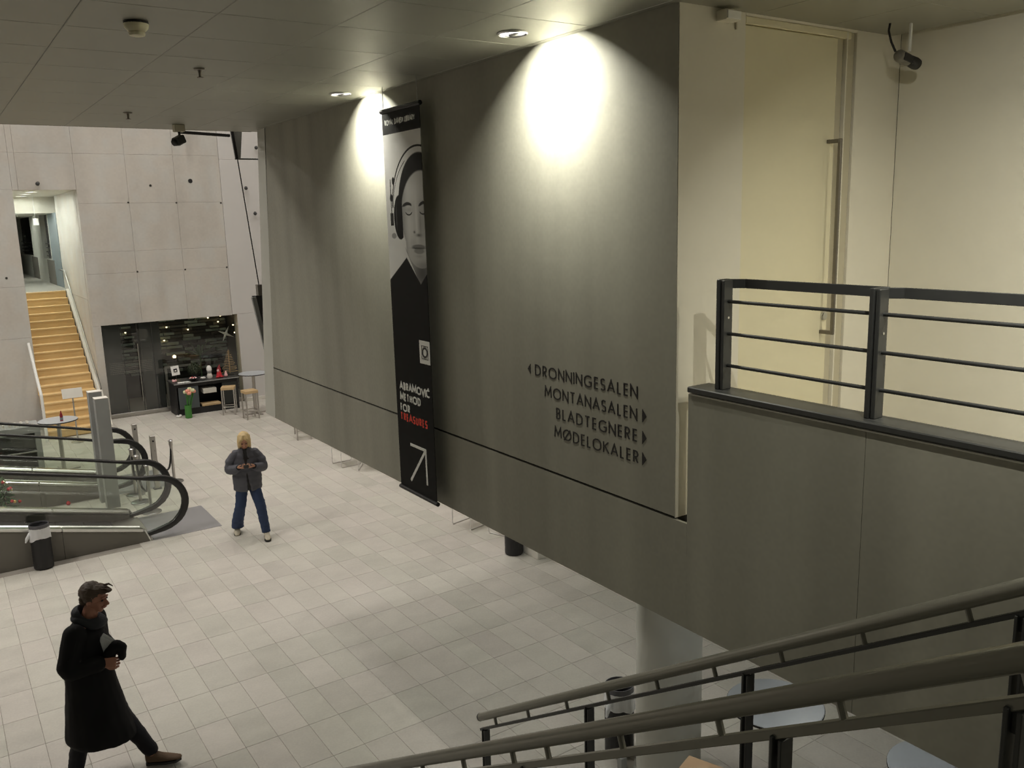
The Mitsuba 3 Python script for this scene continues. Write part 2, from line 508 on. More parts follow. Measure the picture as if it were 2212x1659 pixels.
# landing
struct('landing', cb(W + .11, 5.4, -8, 3.2, ZL - .3, ZL, 0), 'rawslab', 'floor of the landing in front of the pale door')
struct('wall_landing', None, None, 'pale wall with the door on the landing')
part('wall_landing', 'panel', cb(W + .345, 3.664, 3.2, 3.34, ZL, ZC + .02, .002), 'white_paint')
part('wall_landing', 'panel', cb(4.606, 5.04, 3.2, 3.34, ZL, ZC + .02, .002), 'white_paint')
part('wall_landing', 'panel', cb(3.664, 4.606, 3.2, 3.34, 5.738, ZC + .02, .001), 'white_paint')
part('wall_landing', 'backing', cb(W + .36, 5.2, 3.34, 3.40, ZL - .3, 6.3, 0), 'rawslab')
struct('door_1', None, None, 'tall cream door flush in the pale wall')
part('door_1', 'leaf', cb(3.668, 4.448, 3.212, 3.26, ZL + .01, 5.695, .004), 'cream')
part('door_1', 'head', cb(3.668, 4.56, 3.204, 3.30, 5.699, 5.736, .003), 'cream')
part('door_1', 'jamb', cb(4.456, 4.515, 3.225, 3.30, ZL, 5.698, .003), 'jamb')
part('door_1', 'jamb', cb(4.517, 4.529, 3.203, 3.30, ZL, 5.735, .002), 'white_paint')
part('door_1', 'jamb', cb(4.531, 4.604, 3.215, 3.30, ZL, 5.736, .003), 'jamb')
hd = part('door_1', 'handle', cat(obox((4.392, 3.13, 4.02), (4.392, 3.13, 5.14), .022, .018, .003), obox((4.392, 3.13, 5.128), (4.392, 3.215, 5.128), .022, .022, .002),
                                  obox((4.392, 3.13, 4.032), (4.392, 3.215, 4.032), .022, .022, .002)), 'handle', label='long bronze pull handle')
part('door_1', 'lock', lathe([(0, 0), (.026, 0), (.026, .012), (.02, .016), (0, .016)], 20).apply_transform(np.array([[1, 0, 0, 4.414], [0, 0, -1, 3.213], [0, 1, 0, 4.125], [0, 0, 0, 1.0]])), 'steel', 30, label='round steel lock')
struct('wall_side', cb(5.04, 5.2, -8, 3.2, ZL - .3, 6.2, .002), 'white_paint', 'pale side wall of the landing')
struct('trim_2', cb(4.955, 5.04, -8, 3.2, ZC + .04, ZC + .10, .002), 'jamb', 'brown shadow gap along the landing ceiling')

# white box and slot on the pale wall
bx = thing('junction_box', 'small white box on the pale wall under the ceiling, left of the door', 'box')
part(bx, 'housing', cb(3.44, 3.55, 3.13, 3.2, 5.685, 5.735, .004), 'white_paint')
part(bx, 'cover', cb(3.446, 3.544, 3.124, 3.131, 5.69, 5.73, .003), 'white')
part(bx, 'bracket', cb(3.58, 3.588, 3.19, 3.2, 5.66, 5.722, .001), 'jamb')

# railing on the parapet
rl = thing('parapet_railing', 'dark steel railing with thin rods standing on the parapet before the door', 'railing')
RX = W + .045
posts = [2.955, 2.115, 1.275, .435, -.405]
for y in posts:
    part(rl, 'post', cat(cb(RX, RX + .075, y - .006, y + .016, 3.873, 4.424, .003), cb(RX + .006, RX + .07, y - .030, y - .010, 3.873, 4.420, .003)), 'dark_steel')
for a, b in zip(posts, posts[1:]):
    part(rl, 'top_rail', cat(obox((RX + .07, a - .006, 4.400), (RX + .115, a - .07, 4.400), .012, .045, .002), obox((RX + .115, a - .07, 4.400), (RX + .115, b - .00, 4.400), .012, .045, .002),
                             obox((RX + .115, b - .0, 4.400), (RX + .07, b + .01, 4.400), .012, .045, .002)), 'dark_steel')
    for z in (4.315, 4.155, 3.995):
        part(rl, 'rod', tube([(RX + .04, a - .02, z), (RX + .04, b, z)], .0085, 10), 'dark_steel', True)
for y in posts[:2]:
    part(rl, 'screw', lathe([(0, 0), (.006, 0), (.006, .003), (0, .003)], 10).apply_transform(np.array([[1, 0, 0, RX + .04], [0, 0, -1, y - .030], [0, 1, 0, 4.235], [0, 0, 0, 1.0]])), 'steel')

# ---- room shell
struct('wall_back', None, None, 'pale cast back wall of the atrium')
xs = [-12, -9.6, -7.3, -5.0, -2.7, -1.55, -.4, .8, 1.96]
zs = [0, 2.25, 3.46, 5.70, 6.53, 8.2, 10.5, 13, 16]
for a, b in zip(xs, xs[1:]):
    for c, d in zip(zs, zs[1:]):
        part('wall_back', 'panel', cb(a + .0015, b - .0015, YB, YB + .3, c + .001, d - .001, .003), 'pale')
for c, d in zip([5.685, 6.53, 8.2, 10.5, 13], [6.53, 8.2, 10.5, 13, 16]):
    part('wall_back', 'panel', cb(1.9615, 2.0835, YB, YB + .3, c + .001, d - .001, .003), 'pale')
    part('wall_back', 'panel', cb(2.0865, 3.3035, YB, YB + .3, c + .001, d - .001, .003), 'pale')
xs2 = [3.305, 4.455, 5.595, 6.735]
for a, b in zip(xs2, xs2[1:]):
    for c, d in zip([2.385, 3.66, 4.19, 5.36, 6.53, 8.2, 10.5, 13], [3.66, 4.19, 5.36, 6.53, 8.2, 10.5, 13, 16]):
        part('wall_back', 'panel', cb(a + .0015, b - .0015, YB, YB + .3, c + .001, d - .001, .003), 'pale')
part('wall_back', 'panel', cb(3.305, 3.49, YB, YB + .3, 0, 2.384, .004), 'pale')
part('wall_back', 'backing', cat(cb(-12, 1.96, YB + .29, YB + .32, 0, 16, 0), cb(1.96, 3.30, YB + .29, YB + .32, 5.70, 16, 0), cb(3.305, 12, YB + .29, YB + .32, 2.40, 16, 0), cb(6.87, 12, YB + .29, YB + .32, 0, 16, 0)), 'pale')
xs3 = [6.738, 7.9, 9.1, 10.5, 12]
for a, b in zip(xs3, xs3[1:]):
    for c, d in zip([0, 2.40, 6.44, 8.2, 11], [2.40, 6.44, 8.2, 11, 16]):
        if a < 6.8 and c < 2.4:
            a_ = 6.86
        else:
            a_ = a
        part('wall_back', 'panel', cb(a_ + .0015, b - .0015, YB - .01, YB + .3, max(c, .0) + .001, d - .001, .004), 'cool_pale')
struct('baseboard_back', cb(6.87, 12, YB - .05, YB - .012, 0, .09, .003), 'offwhite', 'pale skirting at the foot of the back wall')
for k, (x, z, r) in enumerate([(4.433, 5.372, .022), (5.577, 5.352, .022), (6.695, 5.332, .022), (4.473, 3.668, .022), (5.632, 3.661, .022), (6.70, 3.66, .022), (1.604, 3.68, .026), (4.994, 5.779, .03), (5.971, 5.892, .055)]):
    part('wall_back', 'tie_hole' if r < .05 else 'vent_hole', lathe([(0, 0), (r, 0), (r * .9, .012), (r * .55, .012), (r * .5, .004), (0, .004)], 18).apply_transform(
        np.array([[1, 0, 0, x], [0, 0, -1, YB + .001], [0, 1, 0, z], [0, 0, 0, 1.0]])), 'black' if r > .05 else 'slate3', 30)
struct('wall_left', cb(-12.3, -12, -8, 41, 0, 16, 0), 'pale', 'far left wall, outside the view')
struct('wall_east', cb(12, 12.3, -8, 41, 0, 16, 0), 'pale', 'far right wall, outside the view')
struct('wall_front', cb(-12, 12, -8.3, -8, 0, 16, 0), 'rawslab', 'wall behind the viewer')
struct('wall_hall_left', cb(-6.2, -6, -8, 9.7, 0, ZC + .02, 0), 'rawslab', 'left wall of the low hall')
struct('ceiling_atrium', cb(-12, 12, 9.74, 41, 15, 15.3, 0), 'pale', 'high roof of the atrium')
struct('wall_above_hall', cb(-12, 12, 9.42, 9.70, ZC + .46, 15, 0), 'pale', 'upper atrium wall above the hall ceiling')
col = solo('column', lathe([(0, 0), (.30, 0), (.30, .03), (.275, .034), (.275, ZB), (0, ZB)], 48, (4.80, 4.87, 0)), 'column', 'thick round concrete column under the overhanging box, behind the stair handrails', 'column', 30)


# lamps
def disc_lamp(base, label, catg, group, loc, r, L, depth=.03, ring='white', facing=-1, weight=1.0):
    k = thing(base, label, catg, group)
    x, y, z = loc
    part(k, 'ring', lathe([(r, 0), (r * 1.18, 0), (r * 1.2, -.006), (r * 1.1, -.012), (r, -.006)], 28, loc), ring, 30)
    n = 28
    a = np.arange(n) * 2 * np.pi / n
    v = np.vstack([np.stack([x + r * np.cos(a), y + r * np.sin(a), np.full(n, z - .004)], 1), [[x, y, z - .004]]])
    f = [[n, (i + 1) % n, i] for i in range(n)]
    part(k, 'diffuser', tm(v, f), 'white', emitter={'type': 'area', 'sampling_weight': weight, 'radiance': {'type': 'rgb', 'value': list(L)}})
    return k


for i, (x, y) in enumerate(ATRIUM_FILL_SPOTS):
    disc_lamp('atrium_fill_lamp', 'large round fill lamp added unseen in the atrium roof', 'lamp', 'added fill lamps in the atrium roof', (x, y, 14.985), .75, ATRIUM_FILL_L, weight=1.6)
for i, (x, y, z) in enumerate(PENDANT_FILLS):
    k = disc_lamp('pendant_fill_lamp', 'round fill lamp added unseen, hanging in the atrium', 'lamp', 'added fill lamps hanging in the atrium', (x, y, z), .55, PENDANT_FILL_L, weight=2.0)
    part(k, 'shade', lathe([(0, .30), (.20, .28), (.60, .02), (.62, .0), (.64, .0), (.62, .03), (.22, .31), (0, .33)], 28, (x, y, z)), 'white', 30)
    part(k, 'cord', tube([(x, y, z + .3), (x, y, 15.0)], .01, 6), 'black', True)  # cord made up as a mount for the added lamp
for i, (x, y) in enumerate(HALL_SPOTS):
    disc_lamp('hall_downlight', 'round downlight in the hall ceiling above the viewer', 'lamp', 'downlights above the viewer', (x, y, ZC), .10, HALL_L)
for i, (x, y) in enumerate(SOFFIT_SPOTS):
    disc_lamp('soffit_lamp', 'round lamp under the overhanging box', 'lamp', 'lamps under the overhanging box', (x, y, ZB), .09, SOFFIT_L)
for i, (x, y) in enumerate(LANDING_SPOTS):
    k = disc_lamp('landing_lamp', 'round recessed lamp over the landing', 'lamp', 'lamps over the landing', (x, y, ZC), .07, (.4, .37, .3), weight=.05)
    scene[k + '__bulb'] = {'type': 'spot', 'to_world': T().look_at(origin=[x, y, ZC - .02], target=[x, y + .001, ZC - 1.0], up=[0, 1, 0]), 'intensity': {'type': 'rgb', 'value': list(LANDING_I)}, 'cutoff_angle': 79.0, 'beam_width': 28.0, 'sampling_weight': 2.0}
for i, (x, y, lab) in enumerate([(2.859, 4.149, 'round recessed spotlight in the ceiling nearest the viewer, beside the big wall'), (2.913, 6.649, 'round recessed spotlight in the ceiling near the hanging banner'), (2.70, 1.45, 'round recessed spotlight in the ceiling above the parapet, outside the view')]):
    k = disc_lamp('wall_spotlight', lab, 'lamp', None, (x, y, ZC), .072, (.42, .41, .44), ring='steel', weight=.05)
    scene[k + '__bulb'] = {'type': 'spot', 'to_world': T().look_at(origin=[x, y, ZC - .02], target=[x + .80, y, ZC - 1.0], up=[0, 1, 0]), 'intensity': {'type': 'rgb', 'value': list(WASH_I)}, 'cutoff_angle': 62.0, 'beam_width': 13.0, 'sampling_weight': 4.0}
    part(k, 'reflector', sph((x + .012, y, ZC - .008), (.030, .040, .010)), 'chrome', True)

# ================================================================ ON THE CEILING
k = thing('smoke_detector', 'round cream smoke detector on the ceiling panels', 'smoke detector')
part(k, 'base', lathe([(0, 0), (.058, 0), (.058, -.010), (.052, -.014), (0, -.014)], 32, (1.03, 4.77, ZC)), 'black', 30)
part(k, 'body', lathe([(0, -.012), (.060, -.012), (.056, -.030), (.040, -.048), (0, -.048)], 32, (1.03, 4.77, ZC)), 'cream', 30)
part(k, 'cap', cat(lathe([(0, -.048), (.034, -.048), (.034, -.056), (0, -.056)], 28, (1.03, 4.77, ZC)), lathe([(0, -.055), (.040, -.055), (.036, -.066), (.02, -.070), (0, -.070)], 28, (1.03, 4.77, ZC))), 'cream', 30)
for (x, y), lab in (((1.649, 5.966), 'larger ceiling sprinkler, right of the smoke detector'), ((1.676, 8.434), 'smaller ceiling sprinkler near the far edge of the ceiling')):
    k = thing('sprinkler', lab, 'sprinkler', 'ceiling sprinklers')
    part(k, 'rosette', lathe([(0, 0), (.040, 0), (.036, -.008), (.012, -.012), (0, -.012)], 20, (x, y, ZC)), 'handle', 30)
    part(k, 'pipe', lathe([(0, -.01), (.012, -.01), (.009, -.03), (.008, -.055), (0, -.055)], 12, (x, y, ZC)), 'handle', 30)
    part(k, 'deflector', lathe([(0, -.054), (.020, -.054), (.022, -.058), (0, -.060)], 16, (x, y, ZC)), 'handle', 30)
k = thing('security_camera', 'small dark security camera hanging at the far edge of the hall ceiling', 'camera')
cxx, cyy = 2.30, 9.25
part(k, 'mount', cb(cxx - .05, cxx + .05, cyy - .05, cyy + .05, ZC - .07, ZC, .006), 'jamb')
part(k, 'arm', tube([(cxx, cyy, ZC - .06), (cxx, cyy, ZC - .11), (cxx - .02, cyy - .02, ZC - .14)], .012, 8), 'dark_steel', True)
part(k, 'body', obox((cxx + .035, cyy + .02, ZC - .13), (cxx - .055, cyy - .03, ZC - .175), .085, .080, .01), 'dark_steel')
part(k, 'lens', tube([(cxx - .052, cyy - .028, ZC - .173), (cxx - .072, cyy - .038, ZC - .183)], .032, 14), 'black', True)
k = thing('security_camera', 'security camera hanging on a white rod before the pale landing wall', 'camera')
part(k, 'rod', tube([(4.714, 2.94, ZC), (4.714, 2.94, 5.600)], .009, 10), 'white', True, label='white rod')
part(k, 'body', fuse(limb(((4.625, 2.94, 5.570), .034), ((4.690, 2.94, 5.556), .035), ((4.705, 2.94, 5.552), .030)), .012, 3), 'skirt_grey', True)
part(k, 'lens', tube([(4.70, 2.93, 5.550), (4.750, 2.925, 5.538), (4.768, 2.923, 5.533)], [.030, .033, .030], 16), 'black', True, label='black lens')
part(k, 'side_plate', obox((4.62, 2.907, 5.565), (4.705, 2.905, 5.548), .006, .040, .001), 'black')
part(k, 'cable', tube([(4.612, 2.96, 5.595), (4.598, 2.98, 5.65), (4.60, 3.0, 5.71), (4.61, 3.0, ZC)], .006, 8), 'black', True, label='black cable')

# ================================================================ BANNER
bn = thing('hanging_banner', 'tall black exhibition banner hanging in front of the big wall', 'banner')
BX, BY, BZ, BW, BH = 3.085, 6.285, 2.56, .61, 3.015


def bell(x, y, cx_, cy_, rx, ry):
    return dr.exp(-(dr.square((x - cx_) / rx) + dr.square((y - cy_) / ry)))


def ell(x, y, cx_, cy_, rx, ry, s=.06):
    d = dr.sqrt(dr.square((x - cx_) / rx) + dr.square((y - cy_) / ry))
    return 1 - S3(1 - s, 1 + s, d)


def f_portrait(p, n, uv):
    """flat grey print: a sleeping face with big headphones, dark hair, dark pullover"""
    u, v = BY - p.y, p.z - BZ
    g = mi.Float(0.50) - .14 * S3(.25, 0, u) * S3(1.8, 2.2, v) + .06 * FBM(u * 6, v * 3, 0, octaves=2)

    def put(g, m, c):
        return g * (1 - m) + c * m
    # headband: thin double bow
    d = dr.sqrt(dr.square((u - .53) / .42) + dr.square((v - 2.29) / .435))
    g = put(g, ((1 - S3(.012, .022, dr.abs(d - 1.0)))) * S3(2.28, 2.30, v), .035)
    d2 = dr.sqrt(dr.square((u - .56) / .44) + dr.square((v - 2.27) / .41))
    g = put(g, ((1 - S3(.006, .012, dr.abs(d2 - 1.0)))) * S3(2.28, 2.30, v) * (1 - S3(.33, .36, u)), .10)
    # hair
    g = put(g, ell(u, v, .545, 2.30, .335, .378, .02) * S3(2.18, 2.22, v), .018)
    # neck
    nk = S3(.0, .012, u - (.335 + (1.911 - v) * .80)) * (1 - S3(.0, .012, u - (.665 - (1.911 - v) * .10 * 0))) * S3(1.70, 1.72, v) * (1 - S3(1.95, 2.0, v))
    g = put(g, nk, .25 - .12 * S3(1.86, 1.74, v) * 0 - .15 * bell(u, v, .55, 1.80, .12, .10))
    # face
    face = dr.maximum(ell(u, v, .565, 2.22, .318, .325, .03), ell(u, v, .540, 2.02, .235, .185, .03))
    tone = .40 + .10 * bell(u, v, .45, 2.40, .14, .10) + .08 * bell(u, v, .38, 2.13, .08, .10) - .16 * S3(.38, .27, u) - .16 * bell(u, v, .57, 1.85, .16, .05) \
        - .10 * bell(u, v, .60, 2.20, .06, .22) + .10 * bell(u, v, .487, 2.19, .018, .14) - .05 * bell(u, v, .42, 2.02, .05, .04)
    g = put(g, face, tone)
    # brow, lids
    bm = ell(u, v, .352, 2.262, .100, .064, .08) * (1 - ell(u, v, .362, 2.244, .100, .058, .08)) * S3(2.288, 2.300, v) * (1 - S3(.412, .428, u))
    g = put(g, bm, .035)
    g = put(g, ell(u, v, .612, 2.272, .090, .055, .08) * (1 - ell(u, v, .614, 2.252, .085, .052, .08)) * S3(2.285, 2.297, v), .04)
    g = put(g, .55 * bell(u, v, .375, 2.270, .050, .020), .25)
    lash = ell(u, v, .372, 2.264, .060, .038, .08) * (1 - ell(u, v, .372, 2.276, .060, .040, .08)) * (1 - S3(2.246, 2.256, v))
    g = put(g, lash, .03)
    lash2 = ell(u, v, .598, 2.262, .060, .034, .08) * (1 - ell(u, v, .598, 2.274, .060, .036, .08)) * (1 - S3(2.246, 2.256, v))
    g = put(g, lash2, .05)
    # nose
    g = put(g, .8 * bell(u, v, .448, 2.103, .016, .010), .05)
    g = put(g, .85 * bell(u, v, .515, 2.080, .045, .012), .10)
    g = put(g, .55 * bell(u, v, .545, 2.17, .022, .11), .17)
    # mouth
    g = put(g, .9 * ell(u, v, .505, 1.992, .105, .020, .25), .16)
    g = put(g, .9 * ell(u, v, .510, 1.963, .080, .021, .25), .20)
    g = put(g, .9 * bell(u, v, .500, 1.984, .095, .0045), .04)
    g = put(g, .4 * bell(u, v, .51, 1.925, .06, .014), .16)
    # pullover
    dark = 1 - S3(-.006, .006, v - (1.730 + u * .60))
    dark = dark * (1 - S3(.0, .01, u - .300)) + S3(.0, .01, u - .300) * (1 - S3(-.006, .006, v - dr.maximum(1.912 - (u - .300) * .93, 1.715 + (u - .512) * .80)))
    g = put(g, dark, .012)
    # headphone cup
    cup = ell(u, v, .222, 2.215, .098, .168, .03) * (1 - S3(.262, .270, u))
    g = put(g, cup, .014 + .05 * bell(u, v, .165, 2.22, .010, .10))
    g = put(g, S3(.062, .068, u) * (1 - S3(.112, .118, u)) * S3(2.150, 2.158, v) * (1 - S3(2.245, 2.252, v)), .015)
    g = put(g, S3(.078, .083, u) * (1 - S3(.092, .097, u)) * S3(2.16, 2.17, v) * (1 - S3(2.50, 2.51, v)) * .9, .06)
    g = put(g, ell(u, v, .138, 2.49, .022, .030, .15), .02)
    g = put(g, ell(u, v, .092, 2.365, .022, .030, .15), .02)
    g = put(g, ell(u, v, .11, 2.075, .04, .022, .2) * .7, .12)
    # header
    g = put(g, S3(2.838, 2.842, v), .016)
    g = g * (1 + .38 * S3(.08, .30, g))
    return mi.Color3f(g * 1.0, g * .99, g * .97)


mat('portrait', P(f_portrait), .6, spec=.12)
part(bn, 'cloth', cb(BX, BX + .004, BY - BW, BY, BZ + .02, BZ + BH - .01, .001), 'portrait', label='printed banner cloth with a portrait of a person wearing headphones')
part(bn, 'top_bar', tube([(BX + .002, BY + .012, BZ + BH), (BX + .002, BY - BW - .012, BZ + BH)], .017, 12), 'black', True)
part(bn, 'bottom_bar', tube([(BX + .002, BY + .012, BZ + .012), (BX + .002, BY - BW - .012, BZ + .012)], .017, 12), 'black', True)
for u in (.03, BW - .03):
    part(bn, 'wire', tube([(BX + .002, BY - u, BZ + BH + .015), (BX + .002, BY - u, ZC)], .0025, 6), 'steel', True)


def on_banner(g, u, v, m, name, dep=.0015, label=None, base=0.0):
    part(bn, name, plate(g, dep, (BX - base, BY - u, BZ + v), (0, -1, 0), (0, 0, 1)), m, label=label)


letters(bn, 'ROYAL DANISH LIBRARY', .042, .488, .22, .19, (BX, BY - .048, BZ + 2.905), 'white_print', .0015)
for s, v, w, m in (('ABRAMOVIĆ', .848, .503, 'white_print'), ('METHOD', .758, .350, 'white_print'), ('FOR', .670, .162, 'white_print'), ('TREASURES', .594, .446, 'red_print')):
    letters(bn, s, .066, w, .22, .17, (BX, BY - .066, BZ + v), m, .0015)
on_banner(unary_union([LineString([(.205, .413), (.462, .413)]).buffer(.012, cap_style='flat'), LineString([(.462, .425), (.466, .13)]).buffer(.012, cap_style='flat'), LineString([(.458, .408), (.188, .105)]).buffer(.013, cap_style='flat')]), 0, 0, 'white_print', 'arrow', label='white arrow pointing up and right')
on_banner(sbox(.440, 1.108, .605, 1.287), 0, 0, 'white_print', 'card', label='white square with a ring emblem')
on_banner(unary_union([sbox(.475, 1.145, .578, 1.250).difference(sbox(.480, 1.150, .573, 1.245)), Point(.527, 1.198).buffer(.040).difference(Point(.527, 1.198).buffer(.028)),
                       Point(.527, 1.198).buffer(.046).difference(Point(.527, 1.198).buffer(.043))]), 0, 0, 'black', 'emblem', .0012, base=.0015)

# ================================================================ WALL LETTERING
for s, u0, u1, z, ar, lab in (('DRONNINGESALEN', 4.460, 3.489, 3.748, 'l', 'black wall sign reading DRONNINGESALEN with an arrow to the left'),
                              ('MONTANASALEN', 4.360, 3.494, 3.622, 'r', 'black wall sign reading MONTANASALEN with an arrow to the right'),
                              ('BLADTEGNERE', 4.241, 3.498, 3.499, 'r', 'black wall sign reading BLADTEGNERE with an arrow to the right'),
                              ('MØDELOKALER', 4.264, 3.485, 3.376, 'r', 'black wall sign reading MØDELOKALER with an arrow to the right')):
    k = thing('direction_sign', lab, 'wall sign', 'direction signs on the wall')
    letters(k, s, .072, u0 - u1, .108, .29, (W, u0, z), 'lettering', .003)
    if ar == 'l':
        tri = Polygon([(4.46 - 4.539, .035), (4.46 - 4.510, .069), (4.46 - 4.510, .001)])
        part(k, 'arrow', plate(tri, .003, (W, 4.46, z), (0, -1, 0), (0, 0, 1)), 'lettering')
    else:
        tri = Polygon([(0, -.002), (.033, .0355), (0, .073)])
        part(k, 'arrow', plate(tri, .003, (W, 3.451, z), (0, -1, 0), (0, 0, 1)), 'lettering')

# ================================================================ FOREGROUND STAIR AND HANDRAILS
st = thing('staircase', 'concrete stair flight that descends beside the big wall', 'stairs')
NS, RUN, RISE = 18, .273, ZL / 18
for i in range(NS):
    y1 = 5.37 - RUN * (NS - 1 - i)
    zt = ZL - RISE * (i + 1)
    if zt > .01:
        part(st, 'step', cb(1.62, 3.03, y1 - RUN - .02, y1, zt - .05, zt, .004), 'rawslab')
part(st, 'slab', plate(Polygon([(5.35, 0), (5.35, .02), (.46, ZL - .215), (.46, ZL - .5), (4.7, 0)]), 1.37, (1.64, 0, 0), (0, 1, 0), (0, 0, 1)), 'rawslab')
struct('upper_landing', cb(-6, 3.03, -8, .46, ZL - .3, ZL, .003), 'rawslab', 'landing on which the viewer stands')
TAN = .637


def handrail(x, ye, ze, y_top, posts_y, stubs_y, label, infill):
    k = thing('stair_handrail', label, 'handrail', 'handrails of the stair')
    P0 = lambda y, dz=0: (x, y, ze + (ye - y) * TAN + dz)
    part(k, 'tube', tube([P0(ye), P0(ye - .05), P0((ye + y_top) / 2), P0(y_top)], .0295, 22), 'rail_paint', 35)
    part(k, 'end_cap', tube([P0(ye + .014), P0(ye)], .0295, 22), 'black', 35, label='black end cap')
    part(k, 'flat_bar', obox(P0(ye - .0, -.098), P0(y_top, -.098), .030, .026 if infill else .019, .003), 'rail_paint' if infill else 'dark_steel')
    for y in stubs_y:
        part(k, 'stub', tube([P0(y, -.02), P0(y + .05 * 0 - .02, -.090)], .011, 10), 'rail_paint', 30)
    for y in posts_y:
        zt = P0(y, -.10)[2]
        part(k, 'post', cat(cb(x - .025, x + .025, y - .003, y + .008, max(zt - .92, .0), zt, .002), cb(x - .025, x + .025, y - .030, y - .019, max(zt - .92, 0), zt, .002), cb(x - .006, x + .006, y - .02, y - .002, zt - .06, zt, .001)), 'dark_steel')
    if infill:
        for dz in (-.40, -.62):
            part(k, 'rod', obox(P0(ye - .1, dz), P0(y_top, dz), .012, .020, .002), 'dark_steel')
    return k


handrail(2.95, 4.905, 1.185, -.6, [4.86, 3.667, 2.485, 1.313, .13], [4.72, 4.31, 3.885, 3.49, 3.09, 2.69, 2.30, 1.905, 1.495, 1.09, .68], 'grey stair handrail on the far side, next to the big wall', False)
handrail(1.70, 4.905, 1.22, -.6, [4.86, 3.68, 2.50, 1.322, .755, .14], [4.6, 4.2, 3.8, 3.4, 3.0, 2.60, 2.365, 1.95, 1.53, 1.149, .74, .33], 'grey stair handrail nearest the viewer', True)

# ================================================================ UNDER THE BOX


def bar_table(x, y, label, group, r=.36, h=1.05, base='cross'):
    k = thing('bar_table', label, 'table', group)
    part(k, 'top', lathe([(0, h - .022), (r - .006, h - .022), (r, h - .016), (r, h - .004), (r - .005, h), (0, h)], 48, (x, y, 0)), 'table_top', 30)
    part(k, 'edge', lathe([(r - .002, h - .024), (r + .002, h - .020), (r + .002, h - .006), (r - .002, h - .005)], 48, (x, y, 0)), 'black', 30)
    part(k, 'pole', lathe([(0, .03), (.038, .03), (.038, h - .022), (0, h - .022)], 20, (x, y, 0)), 'brushed', 30)
    part(k, 'base', cat(obox((x - .30, y - .06, .02), (x + .30, y + .06, .02), .06, .03, .004), obox((x + .06, y - .30, .02), (x - .06, y + .30, .02), .06, .03, .004)), 'brushed')
    return k


bar_table(4.97, 3.90, 'blue-grey round bar table beside the thick column, seen between the handrails', 'round bar tables')
bar_table(5.22, 2.70, 'round bar table at the bottom right corner, cut by the frame', 'round bar tables')


def stool(x, y, rz, label, wood='stool_wood', group='wooden-topped bar stools', h=.72):
    k = thing('bar_stool', label, 'stool', group)
    w = .165
    part(k, 'seat', moved(cb(-w, w, -w, w, h - .07, h, .006), (x, y, 0), rz), wood)
    for sx in (-1, 1):
        for sy in (-1, 1):
            part(k, 'leg', moved(cb(sx * .148 - .0145, sx * .148 + .0145, sy * .148 - .0145, sy * .148 + .0145, 0, h - .07, .002), (x, y, 0), rz), 'brushed')
    for sy in (-1, 1):
        part(k, 'footrest', moved(cb(-.135, .135, sy * .148 - .010, sy * .148 + .010, .20, .222, .002), (x, y, 0), rz), 'brushed')
    for sx in (-1, 1):
        part(k, 'footrest', moved(cb(sx * .148 - .010, sx * .148 + .010, -.135, .135, .20, .222, .002), (x, y, 0), rz), 'brushed')
    return k


stool(4.20, 3.93, .35, 'bar stool with a warm wooden seat peeking in at the bottom edge, beside the column', 'stool_wood_warm', h=.75)
stool(6.63, 18.28, -.34, 'stool whose legs show under the box, nearer of the two far stools', 'stool_wood')
stool(6.79, 18.88, -.34, 'stool whose legs show under the box, farther of the two far stools', 'stool_wood')


def sled_chair(x, y, rz, label):
    k = thing('sled_chair', label, 'chair', 'chairs with wire frames under the box')
    for s in (-1, 1):
        yy = s * .205
        part(k, 'runner', moved(tube([(.20, yy, .44), (.215, yy, .03), (.20, yy, .008), (-.19, yy, .008), (-.205, yy, .03), (-.20, yy, .44)], .008, 8), (x, y, 0), rz), 'chrome', True)
    part(k, 'cross_wire', moved(tube([(-.204, -.205, .36), (-.204, .205, .36)], .006, 8), (x, y, 0), rz), 'chrome', True)
    part(k, 'seat', moved(cb(-.21, .21, -.21, .21, .44, .462, .008), (x, y, 0), rz), 'offwhite')
    part(k, 'backrest', moved(obox((.205, 0, .45), (.29, 0, .82), .40, .016, .006), (x, y, 0), rz), 'offwhite')
    return k


sled_chair(6.52, 15.70, .05, 'wire-framed chair under the wall, left of the banner')
sled_chair(6.80, 15.15, .95, 'wire-framed chair under the wall, partly hidden, nearest the banner on its left')
sled_chair(6.68, 11.20, .22, 'wire-framed chair under the wall, right of the banner')
sled_chair(6.95, 10.55, 1.9, 'wire-framed chair by the black bin under the wall, mostly hidden')


